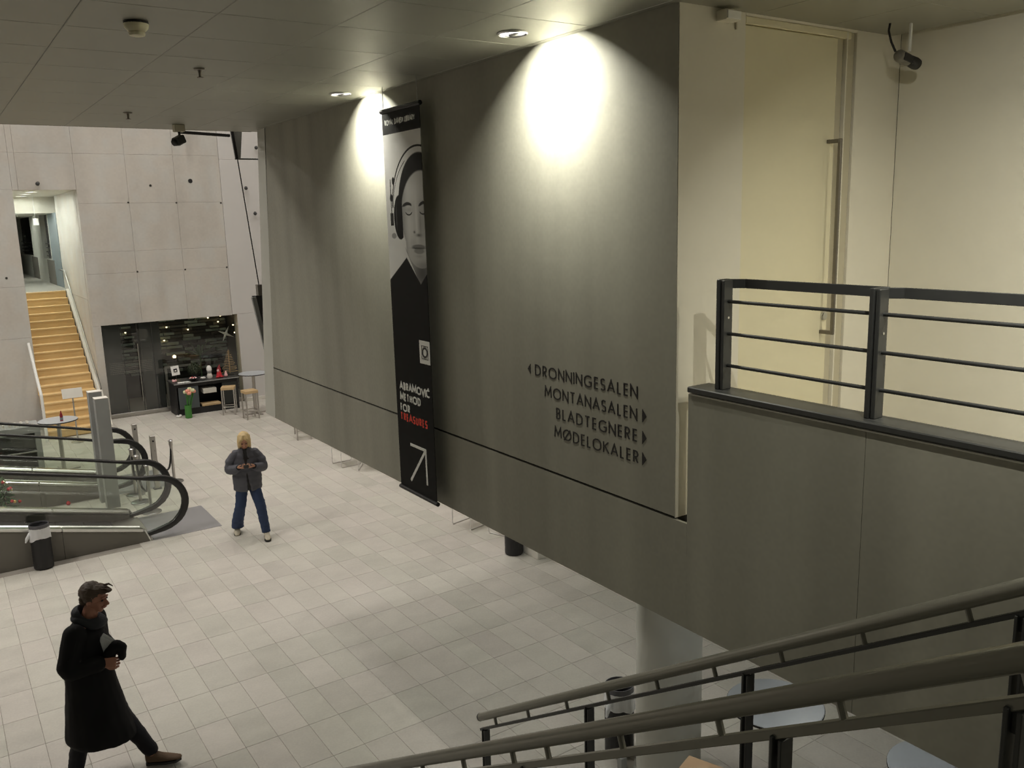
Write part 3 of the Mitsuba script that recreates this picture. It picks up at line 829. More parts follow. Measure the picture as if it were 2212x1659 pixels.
def bin_(x, y, label, bag, h=.66, r=.13, seed=0):
    k = thing('litter_bin', label, 'bin', 'black cylindrical bins')
    part(k, 'body', lathe([(0, .012), (r * .94, .012), (r, .02), (r, h * .80), (r * .97, h * .80), (r * .97, .03), (0, .03)], 40, (x, y, 0)), 'black', 30)
    part(k, 'foot', lathe([(0, 0), (r * .88, 0), (r * .88, .014), (0, .014)], 32, (x, y, 0)), 'black', 30)
    part(k, 'rim', lathe([(r * .93, h * .76), (r * .97, h * .76), (r * 1.0, h - .01), (r * .985, h), (r * .94, h), (r * .93, h - .02)], 40, (x, y, 0)), 'rim', 30)
    if bag:
        R = np.random.default_rng(seed)
        n, rows = 64, 9
        a = np.arange(n) * 2 * np.pi / n
        z = np.linspace(h * .93, h * .70, rows)
        v = []
        for q, zz in enumerate(z):
            w = r * (1.015 + .05 * q / rows) + .006 * np.sin(7 * a + seed + q * .3) * (q / rows) + .002 * np.sin(17 * a + 2 * seed)
            dz = (-.045 * np.maximum(0, np.sin(2 * a + seed)) + .006 * np.sin(3 * a)) * (q / rows)
            v.append(np.stack([x + w * np.cos(a), y + w * np.sin(a), zz + dz], 1))
        v = np.vstack(v)
        f = []
        for q in range(rows - 1):
            for j in range(n):
                b = [q * n + j, q * n + (j + 1) % n, (q + 1) * n + (j + 1) % n, (q + 1) * n + j]
                f += [[b[0], b[2], b[1]], [b[0], b[3], b[2]]]
        part(k, 'bag', tm(v, f), 'bag', True, label='white plastic bag folded over the rim')
        part(k, 'bag_knot', fuse(limb(((x - r * 1.0, y - .02, h * .82), (.02, .02, .018)), ((x - r * 1.25, y - .04, h * .74), (.025, .02, .02)), ((x - r * 1.45, y - .05, h * .66), (.010, .012, .012))), .012, 4), 'bag', True)
    return k


bin_(.905, 13.50, 'black bin with a white bag beside the escalator side panel', True, seed=1)
bin_(4.645, 5.33, 'black bin with a clear bag in front of the thick column', True, seed=4)
bin_(6.53, 9.77, 'black bin standing under the big wall, only its lower part in view', False)
solo('plinth', cb(6.652, 6.95, 9.353, 9.90, 0, .55, .006), 'offwhite', 'pale stone plinth next to the black bin under the wall', 'plinth')
solo('floor_cable', tube([(4.40, 4.93, .006), (4.36, 4.80, .006), (4.40, 4.60, .006), (4.52, 4.45, .006), (4.70, 4.33, .006), (4.95, 4.30, .006)], .006, 8), 'black', 'thin black cable lying on the floor around the column', 'cable', True)
solo('socket_box', cb(4.47, 4.535, 5.10, 5.16, 0, .11, .004), 'post_grey', 'small grey box on the floor between the bin and the column', 'box')

# ================================================================ ESCALATORS
SL = .2345      # slope of the moving walks


def rail_path():
    pts = [(x, .956 + (2.05 - x) * SL + .12) for x in np.linspace(-5, 1.9, 9)]
    pts += [(2.05, 1.072), (2.20, 1.034), (2.35, 1.000), (2.46, .980)]
    for a in np.linspace(80, -80, 15):
        pts.append((2.545 + .415 * math.cos(math.radians(a)), .553 + .41 * math.sin(math.radians(a))))
    pts += [(2.50, .126), (2.40, .108), (2.28, .10)]
    return pts


RP = rail_path()


def escalator(ya, yb, label):
    k = thing('escalator', label, 'escalator', 'moving walkways')
    for y, out in ((ya, -1), (yb, 1)):
        th = [.022] * 11 + [.028, .038] + [.048] * 3 + [.054] * 9 + [.046] * 3 + [.038, .032, .026]
        th = (th + [.02] * 40)[:len(RP)]
        part(k, 'handrail', tube([(x, y, z) for x, z in RP], .03, 14, flat=([.045] * len(RP), th)), 'rubber', 40, label='black rubber handrail')
        # glass panes
        edges = [-5, -3.4, -1.9, -.4, 1.05, 2.30]
        for a, b in zip(edges, edges[1:]):
            za, zb = (.216 + (2.243 - q) * .232 for q in (a, b))
            ta, tb = (1.076 + (2.05 - q) * SL for q in (a, min(b, 2.05)))
            poly = [(a + .004, za), (b - .004, zb), (b - .004, tb if b < 2.1 else 1.02), (a + .004, ta)]
            if b > 2.1:
                poly = [(a + .004, za), (2.243, .216), (2.50, .14), (2.66, .16)] + [(2.545 + .395 * math.cos(math.radians(t)), .553 + .39 * math.sin(math.radians(t))) for t in np.linspace(-65, 85, 12)] + [(2.30, 1.0), (2.05, 1.06), (a + .004, ta)]
            ply_ = Polygon(poly).buffer(0)
            v2, f2 = trimesh.creation.triangulate_polygon(ply_, engine='earcut')
            part(k, 'glass_pane', tm([(q[0], y, q[1]) for q in v2], f2), 'glass')
        # outer cladding and shiny deck
        o0, o1 = (y - .05, y - .01) if out < 0 else (y + .01, y + .05)
        for a, b in ((-5, -1.8), (-1.8, 1.2), (1.2, 2.31)):
            za, zb = (.168 + (2.243 - q) * .232 for q in (a, b))
            pl = [(a + .002, 0), (b - .002 if b < 2.3 else 2.385, 0), (b - .002 if b < 2.3 else 2.325, zb), (a + .002, za)]
            part(k, 'side_panel', plate(Polygon(pl), o1 - o0, (0, o1, 0), (1, 0, 0), (0, 0, 1)), 'skirt_grey')
        part(k, 'end_trim', obox((2.39, (o0 + o1) / 2, .0), (2.318, (o0 + o1) / 2, .19), .05, .022, .003, up=(1, 0, 0)), 'steel')
        for a, b in ((-5, -1.8), (-1.8, 1.2), (1.2, 2.30)):
            za, zb = (.197 + (2.243 - q) * .232 for q in (a, b))
            part(k, 'deck', obox((a, y + out * .0, za), (b, y + out * .0, zb), .125, .052, .012), 'steel', label='shiny steel deck strip')
        ins = -out
        for a, b in ((-5, -1.8), (-1.8, 1.2), (1.2, 2.28)):
            za, zb = (.170 + (2.243 - q) * .232 for q in (a, b))
            part(k, 'inner_deck', obox((a, y + ins * .125, za), (b, y + ins * .125, zb), .14, .012, .003, up=(0, -ins * .55 * 1, 1)), 'steel', label='sloping inner steel deck')
        part(k, 'skirt', plate(Polygon([(-5, .0), (2.3, .0), (2.3, .19), (-5, 1.86)]), .012, (0, y + ins * .045 + .006, 0), (1, 0, 0), (0, 0, 1)), 'skirt_grey')
    for i in range(18):
        xb = 2.0 - .4 * i
        xa = xb - .392
        za, zb = (.06 + max(0, 2.0 - q) * .232 for q in (xa, xb))
        part(k, 'pallet', obox((xa, (ya + yb) / 2, za), (xb, (ya + yb) / 2, zb), yb - ya - .12, .03, .003), 'pallet')
    part(k, 'comb_plate', cb(2.02, 2.42, ya + .06, yb - .06, 0, .07, .01), 'brushed')
    return k


escalator(13.70, 14.83, 'nearer moving walkway with glass sides and black handrails, at the left edge')
escalator(16.60, 17.70, 'farther moving walkway with glass sides, behind the grey posts')
solo('landing_plate', cb(2.43, 3.47, 13.64, 14.90, 0, .006, .002), 'plate', 'smooth grey metal plate in the floor before the nearer moving walkway', 'floor plate')
solo('landing_plate', cb(2.43, 3.47, 16.50, 17.80, 0, .006, .002), 'plate', 'smooth grey metal plate in the floor before the farther moving walkway', 'floor plate')
for (x, y, h), lab in (((2.225, 15.84, 1.94), 'nearer of the two square grey posts between the moving walkways'), ((2.195, 16.28, 1.99), 'farther of the two square grey posts between the moving walkways')):
    k = thing('grey_post', lab, 'post', 'square grey posts')
    part(k, 'shaft', cb(x - .105, x + .105, y - .10, y + .10, 0, h - .012, .004), 'post_grey')
    part(k, 'cap', cb(x - .108, x + .108, y - .103, y + .103, h - .012, h, .003), 'offwhite', label='pale cap')
    part(k, 'light_edge', cb(x + .105, x + .112, y - .07, y + .07, .5, h - .02, .001), 'offwhite')
solo('floor_socket', cb(2.02, 2.30, 15.42, 15.66, 0, .008, .002), 'dark_steel', 'dark square floor plate at the foot of the grey posts', 'floor plate')
solo('red_bauble', cat(sph((1.60, 16.44, .035), .035), tube([(1.60, 16.44, .068), (1.60, 16.44, .078)], .008, 8)), 'red', 'small red bauble lying on the floor behind the glass of the moving walkway', 'bauble', True)
# little fir tree with lights
k = thing('christmas_tree', 'small fir tree with red baubles and lights at the left edge, behind the glass', 'christmas tree')
R = np.random.default_rng(3)
tx, ty = .63, 15.75
nd = []
for i in range(170):
    t = R.random() ** .8
    z = .12 + .72 * t
    rr = .33 * (1 - t * .93)
    a = R.random() * 6.283
    d = np.array([math.cos(a), math.sin(a), -.15 + .3 * R.random()])
    p1 = np.array([tx, ty, z]) + d * rr
    nd.append(tube([(tx, ty, z), p1 * .5 + np.array([tx, ty, z + .02]) * .5, p1], [.012, .020, .004], 5))
part(k, 'foliage', cat(*nd), 'leaf')
part(k, 'trunk', tube([(tx, ty, 0), (tx, ty, .8)], [.03, .008], 8), 'twig', True)
for i in range(9):
    t = R.random()
    a = -1.6 + 2.2 * R.random()
    rr = .33 * (1 - t * .9) + .01
    part(k, 'bauble', sph((tx + rr * math.cos(a), ty + rr * math.sin(a), .12 + .68 * t), .026, 2), 'red' if i % 3 else 'brass', True)
for i in range(8):
    t = R.random()
    a = -1.6 + 2.2 * R.random()
    rr = .33 * (1 - t * .9) + .02
    part(k, 'light', sph((tx + rr * math.cos(a), ty + rr * math.sin(a), .12 + .68 * t), .012, 1), 'white', emitter={'type': 'area', 'sampling_weight': .02, 'radiance': {'type': 'rgb', 'value': [.75, .62, .28]}})


# ---- stanchions
def stanchion(x, y, label, h=.86, group='chrome rope stanchions'):
    k = thing('stanchion', label, 'stanchion', group)
    part(k, 'base', lathe([(0, 0), (.165, 0), (.165, .010), (.15, .020), (.05, .030), (0, .030)], 32, (x, y, 0)), 'base_steel', 30)
    part(k, 'pole', lathe([(0, .03), (.026, .03), (.026, h - .12), (.034, h - .11), (.034, h - .03), (.026, h - .025), (0, h - .025)], 18, (x, y, 0)), 'brushed', 30)
    part(k, 'cap', lathe([(0, h - .025), (.045, h - .022), (.048, h - .012), (.03, h), (0, h)], 20, (x, y, 0)), 'chrome', 30)
    return k


stanchion(2.69, 16.33, 'rope stanchion farthest back of the three between the moving walkways')
stanchion(2.665, 15.78, 'rope stanchion in the middle of the three between the moving walkways')
stanchion(2.70, 15.10, 'rope stanchion nearest of the three between the moving walkways', .84)
stanchion(3.45, 16.69, 'single rope stanchion standing out on the open floor, right of the walkways', .82)


def rope(a, b, sag, label):
    a, b = np.array(a), np.array(b)
    pts = [a + (b - a) * t + np.array([0, 0, -sag * (1 - (2 * t - 1) ** 4)]) for t in np.linspace(0, 1, 15)]
    return solo('barrier_rope', tube(pts, .017, 10), 'rubber', label, 'rope', True, group='black barrier ropes')


rope((2.69, 16.33, .76), (2.665, 15.78, .76), .42, 'black rope hanging between the back and middle stanchions')
rope((2.665, 15.78, .76), (2.70, 15.10, .74), .44, 'black rope hanging between the middle and nearest stanchions')
rope((3.45, 16.69, .72), (3.10, 16.42, .74), .45, 'black rope from the single stanchion to the brown bollard')
for (x, y, h), lab in (((3.09, 16.45, 1.01), 'brown-grey bollard near the single stanchion'), ((3.045, 17.84, .98), 'brown-grey bollard with a round eye at the head of the farther walkway')):
    k = thing('bollard', lab, 'bollard', 'brown-grey bollards')
    part(k, 'shaft', cb(x - .045, x + .045, y - .045, y + .045, .012, h, .006), 'brushed')
    part(k, 'foot', cb(x - .07, x + .07, y - .07, y + .07, 0, .014, .003), 'dark_steel')
    part(k, 'eye', lathe([(0, 0), (.016, 0), (.016, .006), (0, .006)], 14).apply_transform(np.array([[1, 0, 0, x], [0, 0, -1, y - .045], [0, 1, 0, h - .10], [0, 0, 0, 1.0]])), 'black', 30)

# ---- things beyond the walkways
bar_table(1.85, 18.95, 'round bar table beyond the walkways, in front of the yellow stairs', 'round bar tables')
k = thing('small_bottle', 'thin dark red bottle standing on the round bar table by the stairs', 'bottle')
part(k, 'body', lathe([(0, 0), (.027, 0), (.027, .12), (.012, .16), (.012, .20), (0, .20)], 16, (1.90, 18.78, 1.05)), 'red_dark', 30)
part(k, 'label', lathe([(.0275, .02), (.0285, .022), (.0285, .07), (.0275, .072)], 16, (1.90, 18.78, 1.05)), 'door_blue', 30)
k = thing('sign_stand', 'grey sign stand with a tilted plate at the foot of the yellow stairs', 'sign stand')
part(k, 'base', lathe([(0, 0), (.14, 0), (.14, .012), (.02, .025), (0, .025)], 28, (2.44, 21.39, 0)), 'brushed', 30)
part(k, 'pole', tube([(2.44, 21.39, .02), (2.44, 21.39, 1.08)], [.018, .013], 12), 'brushed', True)
part(k, 'plate', obox((2.44, 21.33, 1.03), (2.44, 21.42, 1.24), .42, .014, .004, up=(0, -1, .4)), 'offwhite')
part(k, 'clamp', sph((2.44, 21.40, 1.09), (.025, .02, .03), 1), 'handle')
k = thing('espresso_counter', 'grey metal counter with a dark recess, at the left edge beyond the moving walkways', 'counter')
part(k, 'body', cat(cb(.1, 1.55, 19.3, 19.9, .78, .92, .006), cb(.1, .18, 19.3, 19.9, 0, .78, .004), cb(1.45, 1.55, 19.3, 19.9, 0, .78, .004), cb(.1, 1.55, 19.85, 19.9, 0, .78, .002)), 'post_grey')
part(k, 'recess', cb(.18, 1.45, 19.5, 19.84, 0.02, .77, .004), 'black', label='black recess')
part(k, 'shelf', cb(.18, 1.45, 19.32, 19.50, .38, .41, .003), 'steel')
for i in range(7):
    for j in range(2):
        solo('coffee_glass', lathe([(0, 0), (.022, 0), (.027, .07), (0, .07)], 10, (.72 + .105 * i, 19.42 + .14 * j, .92)), 'offwhite', 'small pale glass standing upside down on the grey counter', 'glass', 30, group='upturned glasses on the grey counter')

# ================================================================ YELLOW STAIRS AND STAIRWELL
ys = thing('wooden_stairs', 'yellow wooden stairs that climb through the opening in the back wall', 'stairs')
for i in range(18):           # nosing i from the bottom
    yn = 26.33 - .25 * (17 - i)
    zt = 3.126 - .1725 * (17 - i)
    part(ys, 'step', cat(cb(1.93, 3.16, yn - .012, yn + .27, zt - .04, zt, .004), cb(1.93, 3.16, yn + .004, yn + .03, zt - .175, zt - .04, .001)), 'wood')
part(ys, 'gap', plate(Polygon([(22.08, 0), (26.33, 2.98), (26.60, 3.0), (26.6, 0)]), .02, (3.16, 0, 0), (0, 1, 0), (0, 0, 1)), 'slate3', label='dark gap beside the steps')
part(ys, 'curb', plate(Polygon([(22.02, 0), (22.02, .16), (26.36, 3.16), (26.6, 3.16), (26.6, 0)]), .115, (3.182, 0, 0), (0, 1, 0), (0, 0, 1)), 'offwhite', label='pale curb beside the steps')
part(ys, 'carriage', plate(Polygon([(22.10, 0), (26.33, 2.92), (26.33, 2.6), (22.6, 0)]), 1.2, (1.95, 0, 0), (0, 1, 0), (0, 0, 1)), 'twig')
for x, a, b, r, m, lab, d0 in ((3.235, 27.6, 22.75, .020, 'steel', 'shiny steel handrail on the right of the yellow stairs', .945), (1.87, 23.3, 21.75, .034, 'white', 'thick white handrail at the foot of the yellow stairs, on the left', .0)):
    z = lambda y: .955 + (y - 22.80) * .69
    if d0:
        k = thing('stair_rail', lab, 'handrail')
        part(k, 'tube', tube([(x, a, z(26.7)), (x, 26.7, z(26.7)), (x, b, z(b))], r, 12), m, True)
        for y in (26.4, 25.0, 23.6):
            part(k, 'bracket', tube([(x, y, z(y)), (x, y, z(y) - .06), (x + .065, y, z(y) - .06)], .008, 8), m, True)
    else:
        k = thing('stair_rail', lab, 'handrail')
        zz = lambda y: 1.02 + (y - 21.95) * .69 + .12
        part(k, 'tube', tube([(x, 21.90, .0), (x, 21.90, 1.02), (x, 21.94, 1.11), (x, 22.05, 1.16), (x, 23.36, zz(23.36))], r, 14), m, True)
struct('wall_stairwell', None, None, 'stairwell behind the back wall')
for z0, z1 in ((0, 3.03), (3.038, 5.69)):
    part('wall_stairwell', 'panel', cb(3.30, 3.6, YB + .3, 27.5, z0, z1, .003), 'pale')
part('wall_stairwell', 'left_wall', cb(1.5, 1.93, YB + .3, 41, 0, 6, 0), 'pale')
part('wall_stairwell', 'top', cb(1.5, 3.6, YB + .3, 28.3, 5.69, 6, 0), 'soffit')
part('wall_stairwell', 'beam', cb(1.93, 3.6, 28.3, 41, 5.235, 6, 0), 'white_paint')
part('wall_stairwell', 'upper_floor', cb(1.93, 3.6, 26.36, 41, 2.95, 3.126, 0), 'rawslab')
part('wall_stairwell', 'end', cb(1.5, 3.6, 40.5, 41, 3, 6, 0), 'slate1')
part('wall_stairwell', 'sill', cb(3.30, 3.6, 29.5, 40.5, 3.126, 3.87, .003), 'column')
part('wall_stairwell', 'sill_shade', cb(3.285, 3.3, 29.1, 30.8, 3.126, 3.86, .002), 'skirt_grey')  # shadow stripes below the corridor windows, built as dark panels
part('wall_stairwell', 'sill_shade', cb(3.285, 3.3, 33.5, 35.2, 3.126, 3.86, .002), 'skirt_grey')
for a, b in ((27.5, 27.6), (29.5, 29.75), (31.7, 34.7), (39.5, 40.5)):
    part('wall_stairwell', 'pillar', cb(3.30, 3.6, a, b, 3.126, 5.24, .003), 'column')
struct('door_2', cb(3.29, 3.5, 27.62, 29.48, 3.13, 5.235, .004), 'door_blue', 'grey-blue door at the top of the yellow stairs')
struct('window_2', cb(3.45, 3.5, 29.75, 31.7, 3.87, 5.235, 0), 'night', 'dark window in the upper corridor, nearer')
struct('window_3', cb(3.45, 3.5, 34.7, 39.5, 3.87, 5.235, 0), 'night', 'dark window in the upper corridor, farther')
for n_, (a, b) in enumerate(((29.8, 31.65), (34.75, 39.45))):
    k = thing('window_railing', 'dark railing before the %s corridor window at the top of the stairs' % ('nearer', 'farther')[n_], 'railing')
    for z in (3.95, 4.08, 4.21, 4.34):
        part(k, 'rod', tube([(3.40, a, z), (3.40, b, z)], .014, 8), 'dark_steel', True)
for i, (x, y) in enumerate(((2.46, 24.5), (2.47, 26.0), (2.50, 27.6))):
    disc_lamp('stairwell_lamp', 'bright round lamp in the stairwell ceiling, %s of the three' % ('nearest', 'middle', 'farthest')[i], 'lamp', 'lamps in the stairwell ceiling', (x, y, 5.69), .11, STAIR_L, weight=.8)
disc_lamp('corridor_lamp', 'bright round lamp under the beam in the upper corridor', 'lamp', None, (2.42, 29.2, 5.235), .10, STAIR_L, weight=.6)
disc_lamp('corridor_lamp', 'round fill lamp added farther along the upper corridor', 'lamp', None, (2.42, 33.4, 5.235), .10, STAIR_L, weight=.6)  # second corridor lamp, added to brighten the pillars
k = thing('hanging_sign', 'small pale sign hanging on a rod in the stairwell', 'sign')
part(k, 'panel', cb(2.75, 2.89, 27.9, 27.97, 4.90, 5.09, .006), 'white', label='pale sign panel')
part(k, 'rod', tube([(2.81, 27.93, 5.09), (2.81, 27.93, 5.69)], .006, 8), 'white', True)
for (x, y, z), lab in (((2.50, YB - .03, 5.84), 'small dark wall lamp above the stairs opening'), ((7.36, YB - .05, 5.72), 'small dark wall lamp on the cool pale strip, lower left of two'), ((7.55, YB - .05, 5.06), 'small dark wall lamp beside the big wall edge, lowest on the pale strip'), ((7.72, YB - .05, 6.76), 'small dark wall lamp high on the pale strip')):
    k = thing('wall_lamp', lab, 'lamp', 'small dark wall lamps')
    part(k, 'head', fuse(limb(((x, y - .05, z), .035), ((x - .02, y - .10, z - .02), .045)), .02, 2), 'dark_steel', True)
    part(k, 'bracket', tube([(x, y + .05, z), (x, y - .03, z)], .012, 8), 'dark_steel', True)

# ---- steel things hanging beyond the end of the big wall
k = thing('ceiling_bracket', 'dark angled steel bracket with a thin arm under the far ceiling edge', 'bracket')
part(k, 'arm', obox((2.42, 9.76, ZC - .02), (3.02, 9.98, ZC - .02), .03, .03, .003), 'black')
part(k, 'gusset', plate(Polygon([(3.06, 5.83), (3.19, 5.83), (3.145, 5.49), (3.095, 5.49)]), .05, (0, 10.10, 0), (1, 0, 0), (0, 0, 1)), 'post_grey')
part(k, 'edge', obox((3.065, 10.04, 5.83), (3.10, 10.04, 5.48), .03, .022, .003, up=(0, 1, 0)), 'black')
part(k, 'rod', tube([(3.09, 10.08, 5.487), (3.42, 10.08, 5.487)], .008, 8), 'dark_steel', True)
solo('steel_cable', tube([(3.118, 10.08, 5.48), (3.254, 10.08, 3.94)], .006, 8), 'dark_steel', 'thin dark cable from the bracket down to the wedge beyond the wall end', 'cable', True)
k = thing('wedge_panel', 'dark wedge-shaped steel panel hanging beyond the end of the big wall', 'panel')
part(k, 'face', plate(Polygon([(3.161, 3.93), (3.40, 3.93), (3.30, 3.10)]), .03, (0, 10.12, 0), (1, 0, 0), (0, 0, 1)), 'dark_steel')
part(k, 'edge', obox((3.175, 10.10, 3.92), (3.30, 10.10, 3.13), .05, .045, .004, up=(0, 1, 0)), 'post_grey')
part(k, 'lug', cb(3.222, 3.33, 10.06, 10.14, 3.93, 4.06, .004), 'skirt_grey')

# ================================================================ CAFE BEHIND THE SHOP WINDOW
struct('wall_cafe', None, None, 'dark room behind the shop window')
part('wall_cafe', 'back', cb(3.62, 7.6, 26.0, 26.2, 0, 3, 0), 'dark_grey')
part('wall_cafe', 'left', cb(3.601, 3.63, YB + .3, 26.2, 0, 3, 0), 'dark_grey')
part('wall_cafe', 'right', cb(7.3, 7.5, YB + .3, 26.2, 0, 3, 0), 'dark_grey')
part('wall_cafe', 'top', cb(3.61, 7.5, YB + .3, 26.2, 2.6, 2.8, 0), 'dark_grey')
part('wall_cafe', 'reveal', cb(6.86, 6.90, YB + .0, YB + .32, 0, 2.39, .003), 'jamb')
R = np.random.default_rng(11)
for row in range(17):         # slate slabs
    z0 = .62 + row * .097
    for a, b in ((3.9, 4.75), (5.0, 7.25)):
        x = a + R.random() * .2
        while x < b:
            w = .16 + R.random() * .40
            x1 = min(x + w, b)
            d = .03 + .10 * R.random()
            if x1 - x > .08 and R.random() < .90:
                part('wall_cafe', 'slate', cb(x + .006, x1 - .006, 26.0 - d, 26.0, z0 + .006 + .02 * R.random(), z0 + .078 + .015 * R.random(), .004), ('slate1', 'slate2', 'slate3', 'slate2')[int(R.random() * 4)])
            x = x1
w1 = struct('window_1', None, None, 'large dark shop window with glass doors')
panes = [3.49, 3.96, 4.33, 4.68, 5.55, 6.855]
for a, b in zip(panes, panes[1:]):
    part('window_1', 'pane', tm([(a + .006, YB + .15, .10), (b - .006, YB + .15, .10), (b - .006, YB + .15, 2.384), (a + .006, YB + .15, 2.384)], [[0, 1, 2], [0, 2, 3]]), 'clear')
part('window_1', 'threshold', cb(3.49, 4.95, YB + .10, YB + .20, 0, .10, .003), 'brushed', label='pale metal rail at the foot of the glass')
part('window_1', 'threshold', cb(4.95, 6.86, YB + .10, YB + .20, 0, .10, .003), 'brushed')
part('window_1', 'blind_panel', cb(3.492, 3.95, YB + .26, YB + .29, .0, 2.38, .003), 'dark_grey')
part('window_1', 'blind_panel', cb(4.40, 4.90, YB + .26, YB + .29, .0, 2.38, .003), 'dark_grey')
for x in (3.96, 4.33, 4.68):
    part('window_1', 'edge', cb(x - .007, x + .007, YB + .14, YB + .165, .10, 2.384, .001), 'dark_steel')
part('window_1', 'pull_bar', tube([(4.30, YB + .08, .35), (4.30, YB + .08, 1.85)], .012, 10), 'brushed', True, label='tall door pull')
for i in range(7):
    part('window_1', 'stripe', cb(3.60, 4.62, YB + .148, YB + .149, 1.12 + i * .045, 1.13 + i * .045, 0), 'skirt_grey')
part('window_1', 'frame', cat(cb(4.93, 4.99, YB + .26, YB + .30, .1, 1.15, .002), cb(4.93, 5.60, YB + .26, YB + .30, 1.10, 1.16, .002)), 'skirt_grey', label='grey frame')


for i, (x, y) in enumerate(((5.4, 25.0), (6.7, 25.0), (4.2, 25.0))):
    disc_lamp('cafe_fill_lamp', 'round fill lamp added in the ceiling of the dark cafe', 'lamp', 'added fill lamps in the cafe ceiling', (x, y, 2.6), .06, CAFE_FILL_L, weight=.5)


LIGHTS = [(4.02, 2.05, 25.8), (4.45, 1.90, 25.8), (5.79, 2.33, 25.8), (6.09, 2.34, 25.8), (6.32, 2.22, 25.8), (5.55, 1.95, 25.8), (6.13, 1.83, 25.8), (7.08, 2.15, 25.8), (6.72, 2.12, 25.8), (7.17, 1.95, 24.9), (7.0, 1.98, 25.8), (7.1, 2.3, 25.0), (5.45, 1.58, 25.8), (6.92, 2.42, 24.9), (7.14, 1.75, 24.7)]
for i, (x, z, y) in enumerate(LIGHTS):
    k = thing('cafe_light', 'small warm light glowing in the dark cafe behind the shop window', 'lamp', 'small warm lights behind the shop window')
    part(k, 'bulb', sph((x, y, z), .026, 2), 'white', True, emitter={'type': 'area', 'sampling_weight': .02, 'radiance': {'type': 'rgb', 'value': [.62, .40, .17]}})
    part(k, 'holder', lathe([(0, .02), (.022, .02), (.018, .05), (0, .05)], 12, (x, y, z)), 'black', 30)
k = thing('candle_lamp', 'brightest warm light in the cafe, low beside the counter', 'lamp')
part(k, 'bulb', sph((5.55, 25.2, 1.17), .05, 2), 'white', True, emitter={'type': 'area', 'sampling_weight': .02, 'radiance': {'type': 'rgb', 'value': [1.1, .65, .23]}})
part(k, 'holder', lathe([(0, -.09), (.05, -.09), (.05, -.04), (0, -.04)], 14, (5.55, 25.2, 1.17)), 'black', 30)
k = thing('light_string', 'short string of tiny white lights near the top of the shop window', 'light string')
for i in range(11):
    part(k, 'bulb', sph((6.45 + .045 * i + .01 * math.sin(i * 2), 25.0, 2.46 + .02 * math.sin(i * 1.7)), .010, 1), 'white', emitter={'type': 'area', 'sampling_weight': .02, 'radiance': {'type': 'rgb', 'value': [.5, .5, .45]}})
part(k, 'wire', tube([(6.42, 25.0, 2.49), (6.7, 25.0, 2.475), (6.94, 25.0, 2.49)], .003, 6), 'black', True)

# counter
k = thing('cafe_counter', 'long black counter in front of the shop window', 'counter')
CX0, CX1, CY0, CY1, CT = 4.88, 6.52, 22.56, 23.30, .85
part(k, 'top', cb(CX0, CX1, CY0 - .03, CY1, CT - .035, CT, .005), 'dark_steel')
part(k, 'edge', cb(CX0, CX1, CY0 - .036, CY0 - .029, CT - .030, CT - .006, .001), 'post_grey')
part(k, 'carcass', cat(cb(CX0 + .03, CX0 + .07, CY0 + .02, CY1 - .02, 0, CT - .035, .002), cb(CX1 - .07, CX1 - .03, CY0 + .02, CY1 - .02, 0, CT - .035, .002), cb(CX0 + .07, CX1 - .07, CY1 - .06, CY1 - .02, 0, CT - .035, .002),
                       cb(CX0 + .07, CX1 - .07, CY0 + .06, CY1 - .06, 0, .17, .002), cb(CX0 + .07, CX1 - .07, CY0 + .03, CY1 - .06, CT - .12, CT - .035, .002)), 'black')
part(k, 'door', cb(CX0 + .10, CX0 + .60, CY0 + .02, CY0 + .04, .17, CT - .12, .003), 'teal_grey')
part(k, 'door', cb(CX0 + 1.20, CX1 - .06, CY0 + .02, CY0 + .04, .17, CT - .12, .003), 'dark_grey')
solo('wooden_box', cb(CX0 + .72, CX0 + 1.06, CY0 + .04, CY0 + .34, .50, .63, .005), 'offwhite', 'pale wooden box inside the open shelf of the black counter', 'box')
solo('bread_board', cb(CX0 + .66, CX0 + 1.14, CY0 + .03, CY0 + .30, .17, .235, .01), 'stool_wood', 'orange wooden board lying low in the open shelf of the black counter', 'board')
k = thing('sign_card', 'white card sign with a small dark picture on a stick over the counter', 'sign')
part(k, 'card', obox((5.02, 22.80, 1.03), (5.0, 22.82, 1.27), .20, .008, .002, up=(0, -1, .1)), 'white')
part(k, 'picture', obox((5.014, 22.790, 1.115), (5.006, 22.798, 1.20), .085, .004, .0005, up=(0, -1, .1)), 'black', label='small dark picture')
part(k, 'motif', plate(Polygon([(-.03, 0), (.03, 0), (.018, .028), (-.012, .034)]), .003, (5.010, 22.788, 1.135), (1, 0, 0), (0, .05, 1)), 'white_print')
part(k, 'stick', tube([(5.02, 22.815, .86), (5.02, 22.815, 1.05)], .006, 8), 'dark_steel', True)
part(k, 'foot', lathe([(0, 0), (.05, 0), (.05, .01), (0, .01)], 16, (5.02, 22.815, .85)), 'dark_steel', 30)
R = np.random.default_rng(5)
k = thing('dark_bush', 'round bush of dark brown dried leaves standing on the counter', 'plant')
fl = []
for i in range(320):
    d = R.normal(size=3)
    d /= np.linalg.norm(d)
    c = np.array([5.52, 22.98, 1.10]) + d * np.array([.17, .14, .17]) * (.7 + .35 * R.random())
    s = np.cross(d, R.normal(size=3))
    s /= np.linalg.norm(s)
    e = np.cross(d, s)
    q = [c, c + s * .03 + e * .012, c + s * .06, c + s * .03 - e * .012]
    b = len(fl)
    fl.append(tm([*q, c + s * .03 + d * .006], [[0, 1, 4], [1, 2, 4], [2, 3, 4], [3, 0, 4], [0, 2, 1], [0, 3, 2]]))
part(k, 'foliage', cat(*fl), 'leaf_dark')
part(k, 'pot', lathe([(0, 0), (.07, 0), (.09, .12), (.08, .12), (0, .10)], 20, (5.52, 22.98, .85)), 'black', 30)
k = thing('bauble_bowl', 'wide black bowl on the counter', 'bowl')
